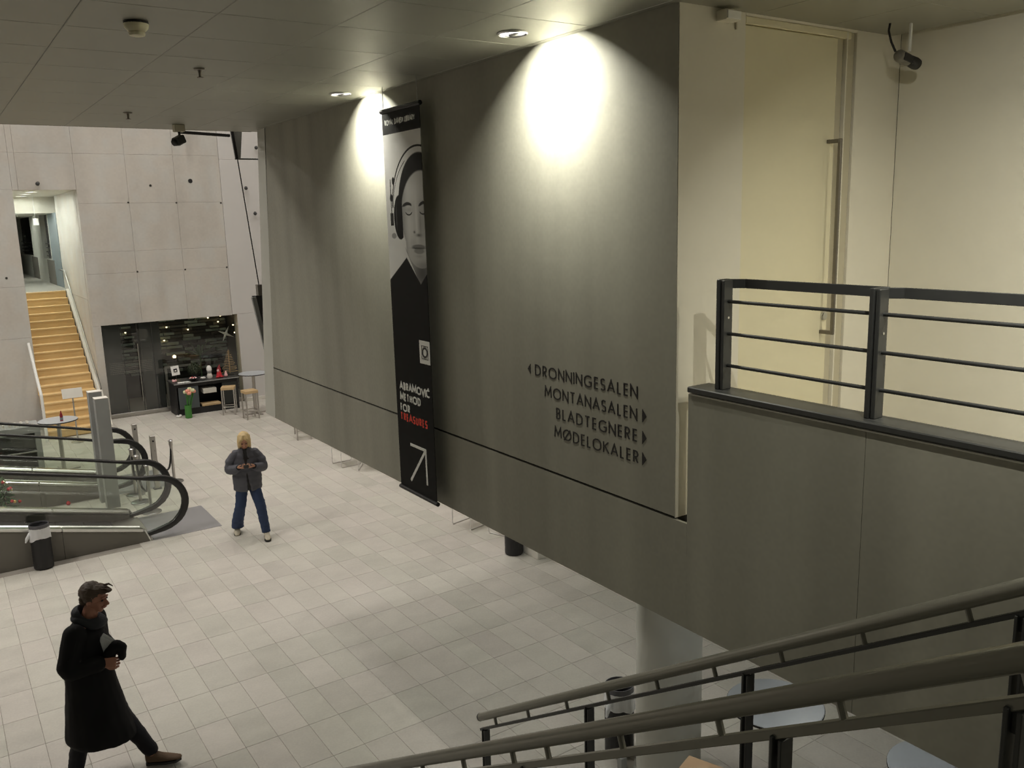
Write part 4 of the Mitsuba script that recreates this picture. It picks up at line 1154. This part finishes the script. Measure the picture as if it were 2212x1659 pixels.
part(k, 'bowl', lathe([(0, .0), (.05, .0), (.06, .02), (.15, .075), (.145, .082), (.05, .03), (0, .03)], 28, (5.40, 22.70, .85)), 'black', 30)
for i in range(12):
    a, rr = R.random() * 6.28, .09 * R.random() ** .5
    solo('bauble', sph((5.40 + rr * math.cos(a), 22.70 + rr * math.sin(a), .915 + .012 * R.random()), .026, 2), ('red', 'chrome', 'offwhite', 'pinkish')[i % 4], 'small shiny bauble lying in the black bowl on the counter', 'bauble', True, group='baubles in the bowl')
k = thing('gift_bow', 'white ribbon bow beside the bowl on the counter', 'bow')
loops = []
for i in range(7):
    a = i * 6.283 / 7
    d = np.array([math.cos(a), math.sin(a), 0])
    c = np.array([5.64, 22.66, .875])
    loops.append(tube([c, c + d * .05 + np.array([0, 0, .05]), c + d * .075 + np.array([0, 0, .03]), c + d * .02], .01, 6, flat=([.014] * 4, [.003] * 4)))
part(k, 'ribbon', cat(*loops, sph((5.64, 22.66, .91), (.03, .03, .02), 1)), 'white', True)
k = thing('white_figure', 'white ceramic bell-shaped figure on the counter', 'figure')
part(k, 'body', lathe([(0, 0), (.065, 0), (.075, .05), (.06, .10), (.05, .12), (.055, .13), (0, .13)], 24, (5.86, 22.85, .85)), 'offwhite', 30)
part(k, 'waist', lathe([(0, .13), (.056, .13), (.06, .17), (.05, .19), (0, .19)], 24, (5.86, 22.85, .85)), 'post_grey', 30)
part(k, 'head', lathe([(0, .19), (.062, .19), (.070, .23), (.058, .29), (.03, .325), (0, .335)], 24, (5.86, 22.85, .85)), 'white', 30)
k = thing('red_gnome', 'red cloth doll with a pointed hood and pale face on the counter', 'doll')
part(k, 'body', fuse(limb(((6.08, 22.75, .89), (.075, .06, .04)), ((6.08, 22.76, .98), (.055, .05, .05))), .02, 4), 'red', True)
part(k, 'hood', fuse(limb(((6.09, 22.78, 1.03), (.062, .05, .055)), ((6.10, 22.79, 1.12), (.03, .03, .03)), ((6.12, 22.79, 1.17), .012)), .02, 3), 'red_dark', True)
part(k, 'face', fuse([ball((6.055, 22.735, 1.03), (.034, .028, .040)), ball((6.045, 22.712, 1.02), .010)], .01, 2), 'pinkish', True, label='pale face')
part(k, 'foot', sph((6.02, 22.69, .875), (.05, .035, .025), 2), 'red', True)
part(k, 'foot', sph((6.13, 22.69, .875), (.05, .035, .025), 2), 'red', True)
k = thing('gift_parcel', 'small pink parcel in clear wrapping beside the red doll', 'parcel')
part(k, 'bag', fuse(limb(((6.24, 22.70, .89), (.05, .045, .04)), ((6.24, 22.71, .95), (.03, .03, .03)), ((6.245, 22.71, 1.0), (.02, .02, .01))), .02, 3), 'pinkish', True)
part(k, 'tie', lathe([(.018, 0), (.024, .004), (.018, .01)], 12, (6.243, 22.71, .965)), 'offwhite', 30)
k = thing('wooden_tree', 'small christmas tree made of stacked pale wooden sticks on the counter', 'decoration')
for i in range(13):
    z = .93 + i * .045
    w = .21 * (1 - i / 14) + .015
    a = .5 * math.sin(i * 1.9)
    part(k, 'stick', obox((6.42 - w * math.cos(a), 22.95 - w * math.sin(a) * .5, z), (6.42 + w * math.cos(a), 22.95 + w * math.sin(a) * .5, z + .006), .016, .012, .002), 'twig')
part(k, 'trunk', tube([(6.42, 22.95, .85), (6.42, 22.95, 1.52)], .010, 8), 'twig', True)
part(k, 'foot', cb(6.30, 6.50, 22.87, 23.03, .85, .90, .004), 'slate3')
k = thing('paper_star', 'white folded paper star hanging inside the shop window', 'star')
c = np.array([6.62, 23.75, 1.85])
pts = []
for i in range(8):
    r_ = (.24 if i % 2 == 0 else .05)
    a = -.45 + i * math.pi / 4
    pts.append((c[0] + r_ * math.cos(a), c[1], c[2] + r_ * math.sin(a)))
v = pts + [(c[0], c[1] - .05, c[2]), (c[0], c[1] + .05, c[2])]
part(k, 'star', tm(v, [[i, (i + 1) % 8, 8] for i in range(8)] + [[(i + 1) % 8, i, 9] for i in range(8)]), 'offwhite')
part(k, 'thread', tube([tuple(c + np.array([0, 0, .05])), (c[0], c[1], 2.6)], .002, 5), 'black', True)
k = thing('potted_palm', 'dark leafy plant behind the glass, above the counter', 'plant')
lv = []
for i in range(16):
    a, el = R.random() * 6.28, .3 + R.random() * .9
    p0 = np.array([6.0, 24.2, 1.25])
    d = np.array([math.cos(a) * math.cos(el), math.sin(a) * math.cos(el), math.sin(el)])
    L = .35 + .35 * R.random()
    lv.append(tube([p0, p0 + d * L * .5, p0 + d * L * .8 + np.array([0, 0, -.03]), p0 + d * L + np.array([0, 0, -.10])], .02, 6, flat=([.006, .03, .04, .004], [.003, .004, .004, .002])))
part(k, 'leaves', cat(*lv), 'leaf', True)
part(k, 'stem', tube([(6.0, 24.2, .5), (6.0, 24.2, 1.3)], .018, 8), 'leaf', True)
part(k, 'pot', lathe([(0, 0), (.13, 0), (.16, .5), (.14, .5), (0, .46)], 24, (6.0, 24.2, .0)), 'black', 30)
k = thing('open_book', 'open white booklet lying on the left of the counter top', 'book')
part(k, 'page', obox((5.00, 22.64, .853), (5.16, 22.62, .858), .17, .006, .001), 'white')
part(k, 'page', obox((5.16, 22.62, .858), (5.30, 22.64, .853), .17, .006, .001), 'white')
k = thing('candle_cluster', 'small pinkish ornament at the left end of the counter', 'ornament')
part(k, 'body', fuse([ball((4.95, 22.80, .88), (.05, .04, .03)), ball((4.99, 22.78, .90), .03), ball((4.93, 22.82, .91), .025)], .015, 2), 'pinkish', True)
# vase of tall flowers
k = thing('flower_vase', 'tall green glass vase on the floor before the counter', 'vase')
vx, vy = 5.10, 22.24
part(k, 'vase', lathe([(0, 0), (.070, 0), (.085, .02), (.080, .30), (.075, .33), (.068, .33), (.07, .02), (0, .015)], 28, (vx, vy, 0)), 'stem', 30)
R = np.random.default_rng(8)
for i in range(12):
    f_ = thing('cut_flower', ('pink' if i % 3 != 1 else 'cream') + ' tulip-like flower on a long green stem in the green vase', 'flower', 'pink flowers in the green vase' if i % 3 != 1 else 'cream flowers in the green vase')
    a = i * .7
    b0 = np.array([vx + .025 * math.cos(a), vy + .025 * math.sin(a), .03])
    hd_ = np.array([vx + .07 + .10 * math.cos(a * 1.9), vy - .02 + .09 * math.sin(a * 1.9), .62 + .09 * R.random()])
    part(f_, 'stem', tube([b0, b0 * .5 + hd_ * .5 + np.array([.0, 0, .03]), hd_], .009, 7), 'stem', True)
    pt = []
    for j in range(6):
        t = j * 6.283 / 6
        pt.append(sph(hd_ + np.array([.030 * math.cos(t), .030 * math.sin(t), .016]), (.026, .026, .042), 1))
    part(f_, 'petals', cat(*pt), 'petal_pink' if i % 3 != 1 else 'petal_cream', True)
solo('crumpled_paper', fuse([ball((4.90, 22.44, .03), (.06, .04, .03)), ball((4.95, 22.46, .045), (.04, .05, .03)), ball((4.87, 22.46, .05), (.03, .03, .02))], .02, 1), 'white', 'crumpled white paper on the floor by the counter leg', 'paper', False)
stool(6.07, 22.0, -.42, 'bar stool before the counter, left of the two at the far table')
stool(6.34, 21.13, .05, 'bar stool in front of the far round table, right of the two')
bar_table(6.62, 21.62, 'pale round bar table at the far end of the big wall, behind the stools', 'round bar tables')


# ================================================================ PEOPLE
def hand(s=1.0, side=1, curl=(.5, .6, .5), spread=.06):
    """manifold of a hand: wrist at the origin, fingers along +x, thumb towards side*y, palm facing -z; fingers curl towards -z"""
    ms = [m3.Manifold.batch_hull([ball((0, y * s, 0), .016 * s) for y in (-.022, .022)] + [ball((.085 * s, y * s, 0), .013 * s) for y in (-.034, .034)])]
    for i, (y, L) in enumerate(((-.034, .060), (-.012, .074), (.011, .080), (.033, .070))):
        y *= -side if False else 1
        yy = y * (-side)
        p, a, ya = np.array([.085 * s, -yy * 1 * s, 0]), 0.0, yy * -2.0 * spread
        pts = [(p.copy(), .0100 * s)]
        for f_, c_ in zip((.45, .32, .23), curl):
            a += c_
            p = p + L * s * f_ * 1.0 * np.array([math.cos(a) * math.cos(ya), math.sin(ya), -math.sin(a)])
            pts.append((p.copy(), (.0098 - .0012 * len(pts)) * s))
        ms += limb(*pts)
    t0 = np.array([.020 * s, side * .026 * s, -.004])
    ms += limb((t0, .013 * s), (t0 + np.array([.028, side * .022, -.014]) * s, .0115 * s), (t0 + np.array([.052, side * .026, -.026]) * s, .0095 * s), (t0 + np.array([.072, side * .020, -.034]) * s, .008 * s))
    return m3.Manifold.batch_boolean(ms, m3.OpType.Add)


def place_hand(h, wrist, along, back):
    x = np.array(along, float)
    x /= np.linalg.norm(x)
    z = np.array(back, float)
    z -= x * (z @ x)
    z /= np.linalg.norm(z)
    y = np.cross(z, x)
    M = np.column_stack([x, y, z, np.array(wrist, float)])
    return h.transform(M)


def head(c, fwd, up, s=1.0, skin_extra=()):
    """list of manifolds: skull, jaw, nose, ears, brow, neck stub; c = centre of the head"""
    f = np.array(fwd, float)
    f /= np.linalg.norm(f)
    u = np.array(up, float)
    u -= f * (u @ f)
    u /= np.linalg.norm(u)
    r = np.cross(f, u)
    A = np.column_stack([r, f, u])

    def b(x, y, z, rad):
        e = m3.Manifold.sphere(1.0, 24).scale(tuple(np.array(rad, float) * s) if not np.isscalar(rad) else (rad * s,) * 3)
        return e.transform(np.column_stack([A, np.array(c) + A @ (np.array([x, y, z]) * s)]))
    H = m3.Manifold.batch_hull
    ms = [b(0, -.012, .030, (.076, .096, .090)), H([b(0, .030, -.02, (.060, .058, .05)), b(0, .052, -.090, (.022, .018, .018)), b(0, 0, -.04, (.058, .07, .04))]),
          H([b(0, .088, .012, .007), b(0, .112, -.026, .012), b(0, .086, -.034, .014)]), b(0, .083, .028, (.046, .016, .010)),
          H([b(-.018, .084, -.058, .009), b(.018, .084, -.058, .009)]), b(.075, -.006, -.005, (.010, .022, .030)), b(-.075, -.006, -.005, (.010, .022, .030))]
    return ms, b, A


def mesh_of(man, edge, it):
    m = mtm(man.refine_to_length(edge) if edge else man)
    m = trimesh.Trimesh(m.vertices, m.faces, process=True)
    if it:
        trimesh.smoothing.filter_taubin(m, lamb=.5, nu=.53, iterations=it)
    return m


# ---- the woman walking towards the viewer; local axes: x = her right, y = forward, z up
WO = np.array([3.713, 12.861, 0.0])
WFv = np.array([-.27737, -.96076, 0.0])
WRt = np.array([-.96076, .27737, 0.0])
wp = lambda m: framed(m, WO, WRt, WFv)
wm = thing('person', 'blond person in a grey padded jacket and blue jeans walking while looking at a phone', 'person')
hms, hb, HA = head((0, .070, 1.550), (0, .88, -.48), (0, .48, .88))
core = hms + limb(((0, 0, .90), (.135, .095, .09)), ((0, .0, 1.05), (.12, .085, .09)), ((0, .0, 1.24), (.15, .10, .10)), ((0, .005, 1.36), (.13, .075, .05))) \
    + limb(((0, .0, 1.36), .058), ((0, .045, 1.48), .052))
for s in (1, -1):
    core += limb(((s * .15, 0, 1.34), .055), ((s * .245, -.02, 1.12), .045), ((s * .115, .215, 1.175), .030))
core += limb(((.085, 0, .86), .085), ((.135, .0, .48), .055), ((.212, -.26, .10), .038)) + limb(((-.085, 0, .86), .085), ((-.165, .13, .48), .055), ((-.212, .16, .09), .038))
body = to_man(mesh_of(m3.Manifold.batch_boolean(core, m3.OpType.Add), .016, 4))
h1 = place_hand(hand(.95, 1, (.55, .7, .5)), (.118, .212, 1.175), (-.75, .62, .06), (.15, .25, -.9)).translate((0, 0, 0))
h2 = place_hand(hand(.95, -1, (.55, .7, .5)), (-.118, .212, 1.175), (.75, .62, .06), (-.15, .25, -.9))
part(wm, 'body', wp(mtm(m3.Manifold.batch_boolean([body, h1, h2], m3.OpType.Add))), 'skin', True)
for s in (1, -1):
    part(wm, 'eye', wp(mtm(hb(s * .030, .080, .004, (.013, .008, .006)))), 'eye', True)
part(wm, 'mouth', wp(mtm(hb(0, .090, -.060, (.019, .008, .005)))), 'lip', True)
# hair: chin-length bob parted in the middle
hair = [hb(0, -.022, .040, (.089, .106, .094)), hb(.050, -.01, -.02, (.052, .085, .105)), hb(-.050, -.01, -.02, (.052, .085, .105)), hb(0, -.06, -.04, (.085, .062, .10)),
        hb(.076, .030, -.055, (.026, .040, .065)), hb(-.076, .030, -.055, (.026, .040, .065)), *[m3.Manifold.batch_hull([hb(s * .012, .020, .112, (.020, .030, .018)), hb(s * .035, .068, .075, (.020, .018, .020)), hb(s * .072, .045, .010, (.020, .022, .02)), hb(s * .070, -.03, .06, (.022, .03, .03))]) for s in (1, -1)]]
hr = m3.Manifold.batch_boolean(hair, m3.OpType.Add) - m3.Manifold.batch_hull([hb(0, .105, .062, (.018, .05, .030)), hb(0, .10, .0, (.060, .05, .040)), hb(0, .09, -.13, (.060, .06, .05)), hb(0, .20, -.03, .07)])
hm_ = mesh_of(hr, .010, 5)
q = meshkit.fbm(np.asarray(hm_.vertices) * np.array([70, 70, 14.]), 2)
hm_.vertices = hm_.vertices + hm_.vertex_normals * ((q - .5) * .010)[:, None]
part(wm, 'hair', wp(hm_), 'blond', True)
# jeans
jl = []
jl += limb(((0, 0, .93), (.145, .105, .06)), ((0, 0, .84), (.15, .11, .06))) + limb(((.080, 0, .84), (.092, .100, .09)), ((.135, .0, .50), .080), ((.193, -.19, .22), .088), ((.204, -.25, .08), .094))
jl += limb(((-.080, 0, .84), (.092, .100, .09)), ((-.165, .125, .50), .076), ((-.200, .150, .20), .066), ((-.208, .155, .105), .066))
jm = m3.Manifold.batch_boolean(jl, m3.OpType.Add).trim_by_plane((0, 0, 1), .095)
jm = mesh_of(jm, .018, 5)
q = meshkit.fbm(np.asarray(jm.vertices) * np.array([9, 9, 22.]), 3)
jm.vertices = jm.vertices + jm.vertex_normals * ((q - .5) * .022)[:, None]
part(wm, 'jeans', wp(jm), 'denim', True)
# shirt, jacket
part(wm, 'shirt', wp(mesh_of(m3.Manifold.batch_boolean(limb(((0, .005, .80), (.165, .118, .05)), ((0, .01, 1.10), (.165, .115, .06)), ((0, .012, 1.30), (.15, .105, .06)), ((0, .02, 1.41), (.075, .07, .03))), m3.OpType.Add), .02, 3)), 'black', True)
jk = limb(((0, 0, .775), (.208, .150, .035)), ((0, 0, .95), (.215, .150, .07)), ((0, 0, 1.15), (.210, .145, .07)), ((0, 0, 1.30), (.180, .115, .06)), ((0, .01, 1.40), (.100, .090, .035)), ((0, .015, 1.435), (.088, .082, .02)))
slv = []
for s in (1, -1):
    slv += limb(((s * .135, 0, 1.325), .078), ((s * .212, -.012, 1.21), .086), ((s * .240, -.01, 1.100), .080), ((s * .185, .10, 1.120), .074), ((s * .130, .185, 1.155), .058))
jkm = m3.Manifold.batch_boolean(jk, m3.OpType.Add)
cut = m3.Manifold.hull_points(np.array([(-.012, .05, 1.16), (.012, .05, 1.16), (-.036, 0.05, 1.47), (.036, .05, 1.47), (-.012, .3, 1.16), (.012, .3, 1.16), (-.036, .3, 1.47), (.036, .3, 1.47)]))
cut2 = m3.Manifold.hull_points(np.array([(-.004, .05, 1.06), (.004, .05, 1.06), (-.060, .05, .70), (.006, .05, .70), (-.004, .3, 1.06), (.004, .3, 1.06), (-.060, .3, .70), (.006, .3, .70)]))
hollow = m3.Manifold.batch_hull([ball((0, 0, .70), (.175, .125, .06)), ball((0, 0, .74), (.175, .125, .06))])
neckh = m3.Manifold.batch_hull([ball((0, .03, 1.40), (.062, .060, .02)), ball((0, .04, 1.50), (.075, .07, .02))])
jkm = jkm - cut - cut2 - hollow - neckh
jkm = m3.Manifold.batch_boolean([jkm, *slv], m3.OpType.Add)
jmesh = mesh_of(jkm, .014, 3)
vv = np.asarray(jmesh.vertices)
arm = np.abs(vv[:, 0]) > .20
q = np.abs(np.sin(vv[:, 2] * math.pi / .085)) ** .6 * .006 + (meshkit.fbm(vv * 16, 3) - .5) * .016
jmesh.vertices = vv + jmesh.vertex_normals * (q - .003)[:, None]
part(wm, 'jacket', wp(jmesh), 'jacket', True)
for s in (1, -1):
    part(wm, 'cuff', wp(fuse(limb(((s * .140, .175, 1.158), .045), ((s * .112, .214, 1.172), .042)), .012, 2)), 'trousers', True)


def shoe(ankle, fwd, L=.26, w=.048, h=.075):
    """(upper, sole) meshes with the heel under the ankle"""
    a = np.array(ankle, float)
    f = np.array(fwd, float)
    f /= np.linalg.norm(f)
    s = np.cross(f, (0, 0, 1))
    s /= np.linalg.norm(s)
    u = np.cross(s, f)
    pt = lambda x, y, z: a + f * x + s * y + u * z
    up = [ball(pt(-.03, 0, -.02), (w * .85, w * .85, .05)), ball(pt(-.035, 0, -.055), (w * .8, w * .8, .03)), ball(pt(.06, 0, -.045), (w * .92, w * .92, .035)), ball(pt(.13, .0, -.058), (w, w, .026)), ball(pt(L - .09, 0, -.066), (w * .75, w * .75, .018))]
    um = fuse([m3.Manifold.batch_hull([up[0], up[1], up[2]]), m3.Manifold.batch_hull(up[1:4]), m3.Manifold.batch_hull(up[3:])], .014, 4)
    prof = [(-.075, .0), (-.06, w * .75), (.02, w * .72), (.12, w * .98), (L - .09, w * .80), (L - .06, .0), (L - .09, -w * .80), (.12, -w * .98), (.02, -w * .72), (-.06, -w * .75)]
    so = plate(Polygon(prof).buffer(.004), .022, pt(0, 0, -.098), f, s * -1.0)
    return um, so


for ank, fw_ in (((.212, -.265, .118), (.05, .96, -.22)), ((-.214, .165, .100), (-.06, 1.0, .04))):
    u_, s_ = shoe(ank, fw_)
    sk = part(wm, 'shoe', wp(u_), 'trainer', True)
    n_ = sk.split('__')[1]
    part(wm + '__' + n_, 'sole', wp(s_), 'black')
ph = thing('smartphone', 'dark smartphone held by the blond person', 'phone')
part(ph, 'body', wp(obox((.0, .285, 1.178), (.0, .335, 1.235), .075, .010, .003, up=(0, -.8, .6))), 'black')
part(ph, 'screen', wp(obox((.0, .285 - .0045, 1.183), (.0, .330, 1.236), .068, .004, .001, up=(0, -.8, .6))), 'twig')

# ---- the man walking to the right; local axes: x = his right (towards the viewer), y = forward, z up
MO = np.array([.801, 7.788, 0.0])
MF = np.array([.827, -.563, 0.0]) / np.linalg.norm([.827, -.563])
MR = np.array([-.563, -.827, 0.0]) / np.linalg.norm([.827, -.563])
mp = lambda m: framed(m, MO, MR, MF)
mn = thing('person', 'man in a long black coat walking to the right with papers in his hand', 'person')
hms, hb, HA = head((0, .070, 1.655), (.10, .985, -.14), (0, .14, .985), 1.06)
core = hms + limb(((0, -.06, .95), (.15, .11, .10)), ((0, -.05, 1.15), (.15, .12, .10)), ((0, -.05, 1.36), (.18, .115, .10)), ((0, -.02, 1.46), (.10, .07, .05))) + limb(((0, -.02, 1.44), .066), ((0, .035, 1.57), .062))
core += limb(((.17, -.05, 1.42), .065), ((.235, -.09, 1.15), .052), ((.15, .150, 1.135), .034)) + limb(((-.17, -.05, 1.42), .065), ((-.23, -.06, 1.15), .052), ((-.06, .15, 1.16), .034))
core += limb(((.09, -.05, .92), .10), ((.10, -.11, .50), .062), ((.10, -.235, .11), .045)) + limb(((-.09, -.04, .92), .10), ((-.09, .13, .50), .062), ((-.10, .355, .12), .045))
body = to_man(mesh_of(m3.Manifold.batch_boolean(core, m3.OpType.Add), .016, 4))
h1 = place_hand(hand(1.05, -1, (.75, .85, .6)), (.150, .155, 1.135), (-.18, .95, -.10), (.90, .20, .30))
h2 = place_hand(hand(1.05, 1, (.75, .85, .6)), (-.06, .155, 1.16), (.35, .85, .0), (-.6, .3, .6))
part(mn, 'body', mp(mtm(m3.Manifold.batch_boolean([body, h1, h2], m3.OpType.Add))), 'skin_man', True)
for s in (1, -1):
    part(mn, 'eye', mp(mtm(hb(s * .030, .083, .006, (.013, .008, .006)))), 'eye', True)
part(mn, 'mouth', mp(mtm(hb(0, .090, -.060, (.020, .008, .005)))), 'lip', True)
hair = [hb(0, -.028, .046, (.084, .100, .088)), m3.Manifold.batch_hull([hb(0, .03, .095, (.060, .055, .030)), hb(0, .085, .080, (.045, .025, .020)), hb(.0, .118, .084, (.030, .016, .010))]), hb(0, -.075, -.005, (.070, .040, .065)),
        hb(.070, -.020, .020, (.018, .040, .042)), hb(-.070, -.020, .020, (.018, .040, .042))]
hr = m3.Manifold.batch_boolean(hair, m3.OpType.Add) - m3.Manifold.batch_hull([hb(0, .10, .0, (.07, .045, .050)), hb(0, .09, -.12, (.06, .09, .05)), hb(0, .2, -.03, .06)])
hm_ = mesh_of(hr, .010, 3)
q = meshkit.fbm(np.asarray(hm_.vertices) * np.array([60, 25, 60.]), 3)
hm_.vertices = hm_.vertices + hm_.vertex_normals * ((q - .45) * .022)[:, None]
tuft = [tube([np.array(c), np.array(c) + np.array([0, .05, .015]), np.array(c) + np.array([0, .085, -.008])], [.012, .008, .002], 6) for c in ((.02, .145, 1.755), (-.01, .15, 1.765), (.04, .135, 1.745))]
part(mn, 'hair', mp(cat(hm_, *tuft)), 'brown_hair', True)
# coat
ct = limb(((0, -.045, 1.435), (.115, .100, .045)), ((0, -.050, 1.36), (.205, .158, .06)), ((0, -.050, 1.20), (.215, .180, .06)), ((0, -.055, 1.03), (.205, .190, .06)), ((0, -.048, .86), (.215, .205, .06)))
ct.append(m3.Manifold.batch_hull([ball((0, -.048, .86), (.215, .205, .05)), ball((.02, -.03, .60), (.235, .238, .04)), ball((.02, -.012, .40), (.245, .290, .03)), ball((.02, .0, .365), (.235, .28, .02))]))
ct += limb(((.175, -.050, 1.40), .098), ((.245, -.095, 1.16), .090), ((.240, -.075, 1.13), .092), ((.165, .115, 1.130), .068)) + limb(((-.175, -.05, 1.40), .098), ((-.245, -.08, 1.16), .088), ((-.10, .10, 1.15), .066))
ctm = m3.Manifold.batch_boolean(ct, m3.OpType.Add)
ctm = ctm - m3.Manifold.batch_hull([ball((0, .0, .30), (.215, .25, .06)), ball((0, -.01, .40), (.21, .25, .05))])
ctm = ctm - m3.Manifold.batch_hull([ball((0, .01, 1.45), (.07, .07, .02)), ball((0, .04, 1.56), (.10, .10, .02))])
cm = mesh_of(ctm, .022, 4)
vv = np.asarray(cm.vertices)
q = (meshkit.fbm(vv * np.array([7, 7, 3.]), 3) - .5) * .030
cm.vertices = vv + cm.vertex_normals * q[:, None]
part(mn, 'coat', mp(cm), 'coat', True)
colr = m3.Manifold.batch_boolean(limb(((0, -.065, 1.54), (.098, .070, .055)), ((0, .055, 1.455), (.090, .085, .045))), m3.OpType.Add) + m3.Manifold.batch_hull([ball((0, -.06, 1.50), (.12, .08, .05)), ball((0, .06, 1.43), (.11, .085, .045))])
colr = colr - m3.Manifold.batch_hull([ball((0, .0, 1.49), (.080, .085, .02)), ball((0, .06, 1.62), (.10, .13, .02))])
part(mn, 'collar', mp(mesh_of(colr, .014, 3)), 'collar', True, label='turned-up dark collar')
tr = limb(((0, -.045, .92), (.15, .12, .08)), ((0, -.045, .85), (.15, .12, .07))) + limb(((.085, -.06, .86), .105), ((.10, -.12, .50), .085), ((.10, -.225, .14), .068)) + limb(((-.085, -.03, .86), .105), ((-.09, .13, .50), .085), ((-.10, .345, .15), .064))
trm = mesh_of(m3.Manifold.batch_boolean(tr, m3.OpType.Add), .018, 3)
q = meshkit.fbm(np.asarray(trm.vertices) * np.array([8, 8, 18.]), 3)
trm.vertices = trm.vertices + trm.vertex_normals * ((q - .5) * .018)[:, None]
part(mn, 'trousers', mp(trm), 'trousers', True)
for ank, fw_ in (((.10, -.235, .10), (.0, 1.0, -.02)), ((-.10, .365, .115), (.0, 1.0, .10))):
    u_, s_ = shoe(ank, fw_, .30, .052)
    sk = part(mn, 'shoe', mp(u_), 'suede', True)
    part(mn + '__' + sk.split('__')[1], 'sole', mp(s_), 'black')
# papers and cap in his hands
pp = thing('folded_papers', 'folded pale papers held against the chest of the man in the black coat', 'papers')
pg = cat(obox((.06, .055, 1.150), (.06, .185, 1.330), .004, .115, .001, up=(0, -.8, .6)), obox((.068, .060, 1.140), (.070, .180, 1.305), .004, .120, .001, up=(0, -.8, .6)))
part(pp, 'sheet', mp(pg), 'paper')
cp_ = fuse(limb(((.085, .195, 1.200), (.050, .055, .050)), ((.075, .245, 1.255), (.055, .050, .045)), ((.07, .290, 1.235), (.045, .035, .045)), ((.08, .285, 1.16), (.040, .030, .040))) + limb(((.08, .17, 1.15), .05), ((.085, .195, 1.200), .05)), .014, 4)
qv = np.asarray(cp_.vertices)
cp_.vertices = qv + cp_.vertex_normals * ((meshkit.fbm(qv * 22, 2) - .5) * .014)[:, None]
solo('knitted_cap', mp(cp_), 'coat', 'black cloth cap bundled in the hand of the man in the black coat', 'cap', True)
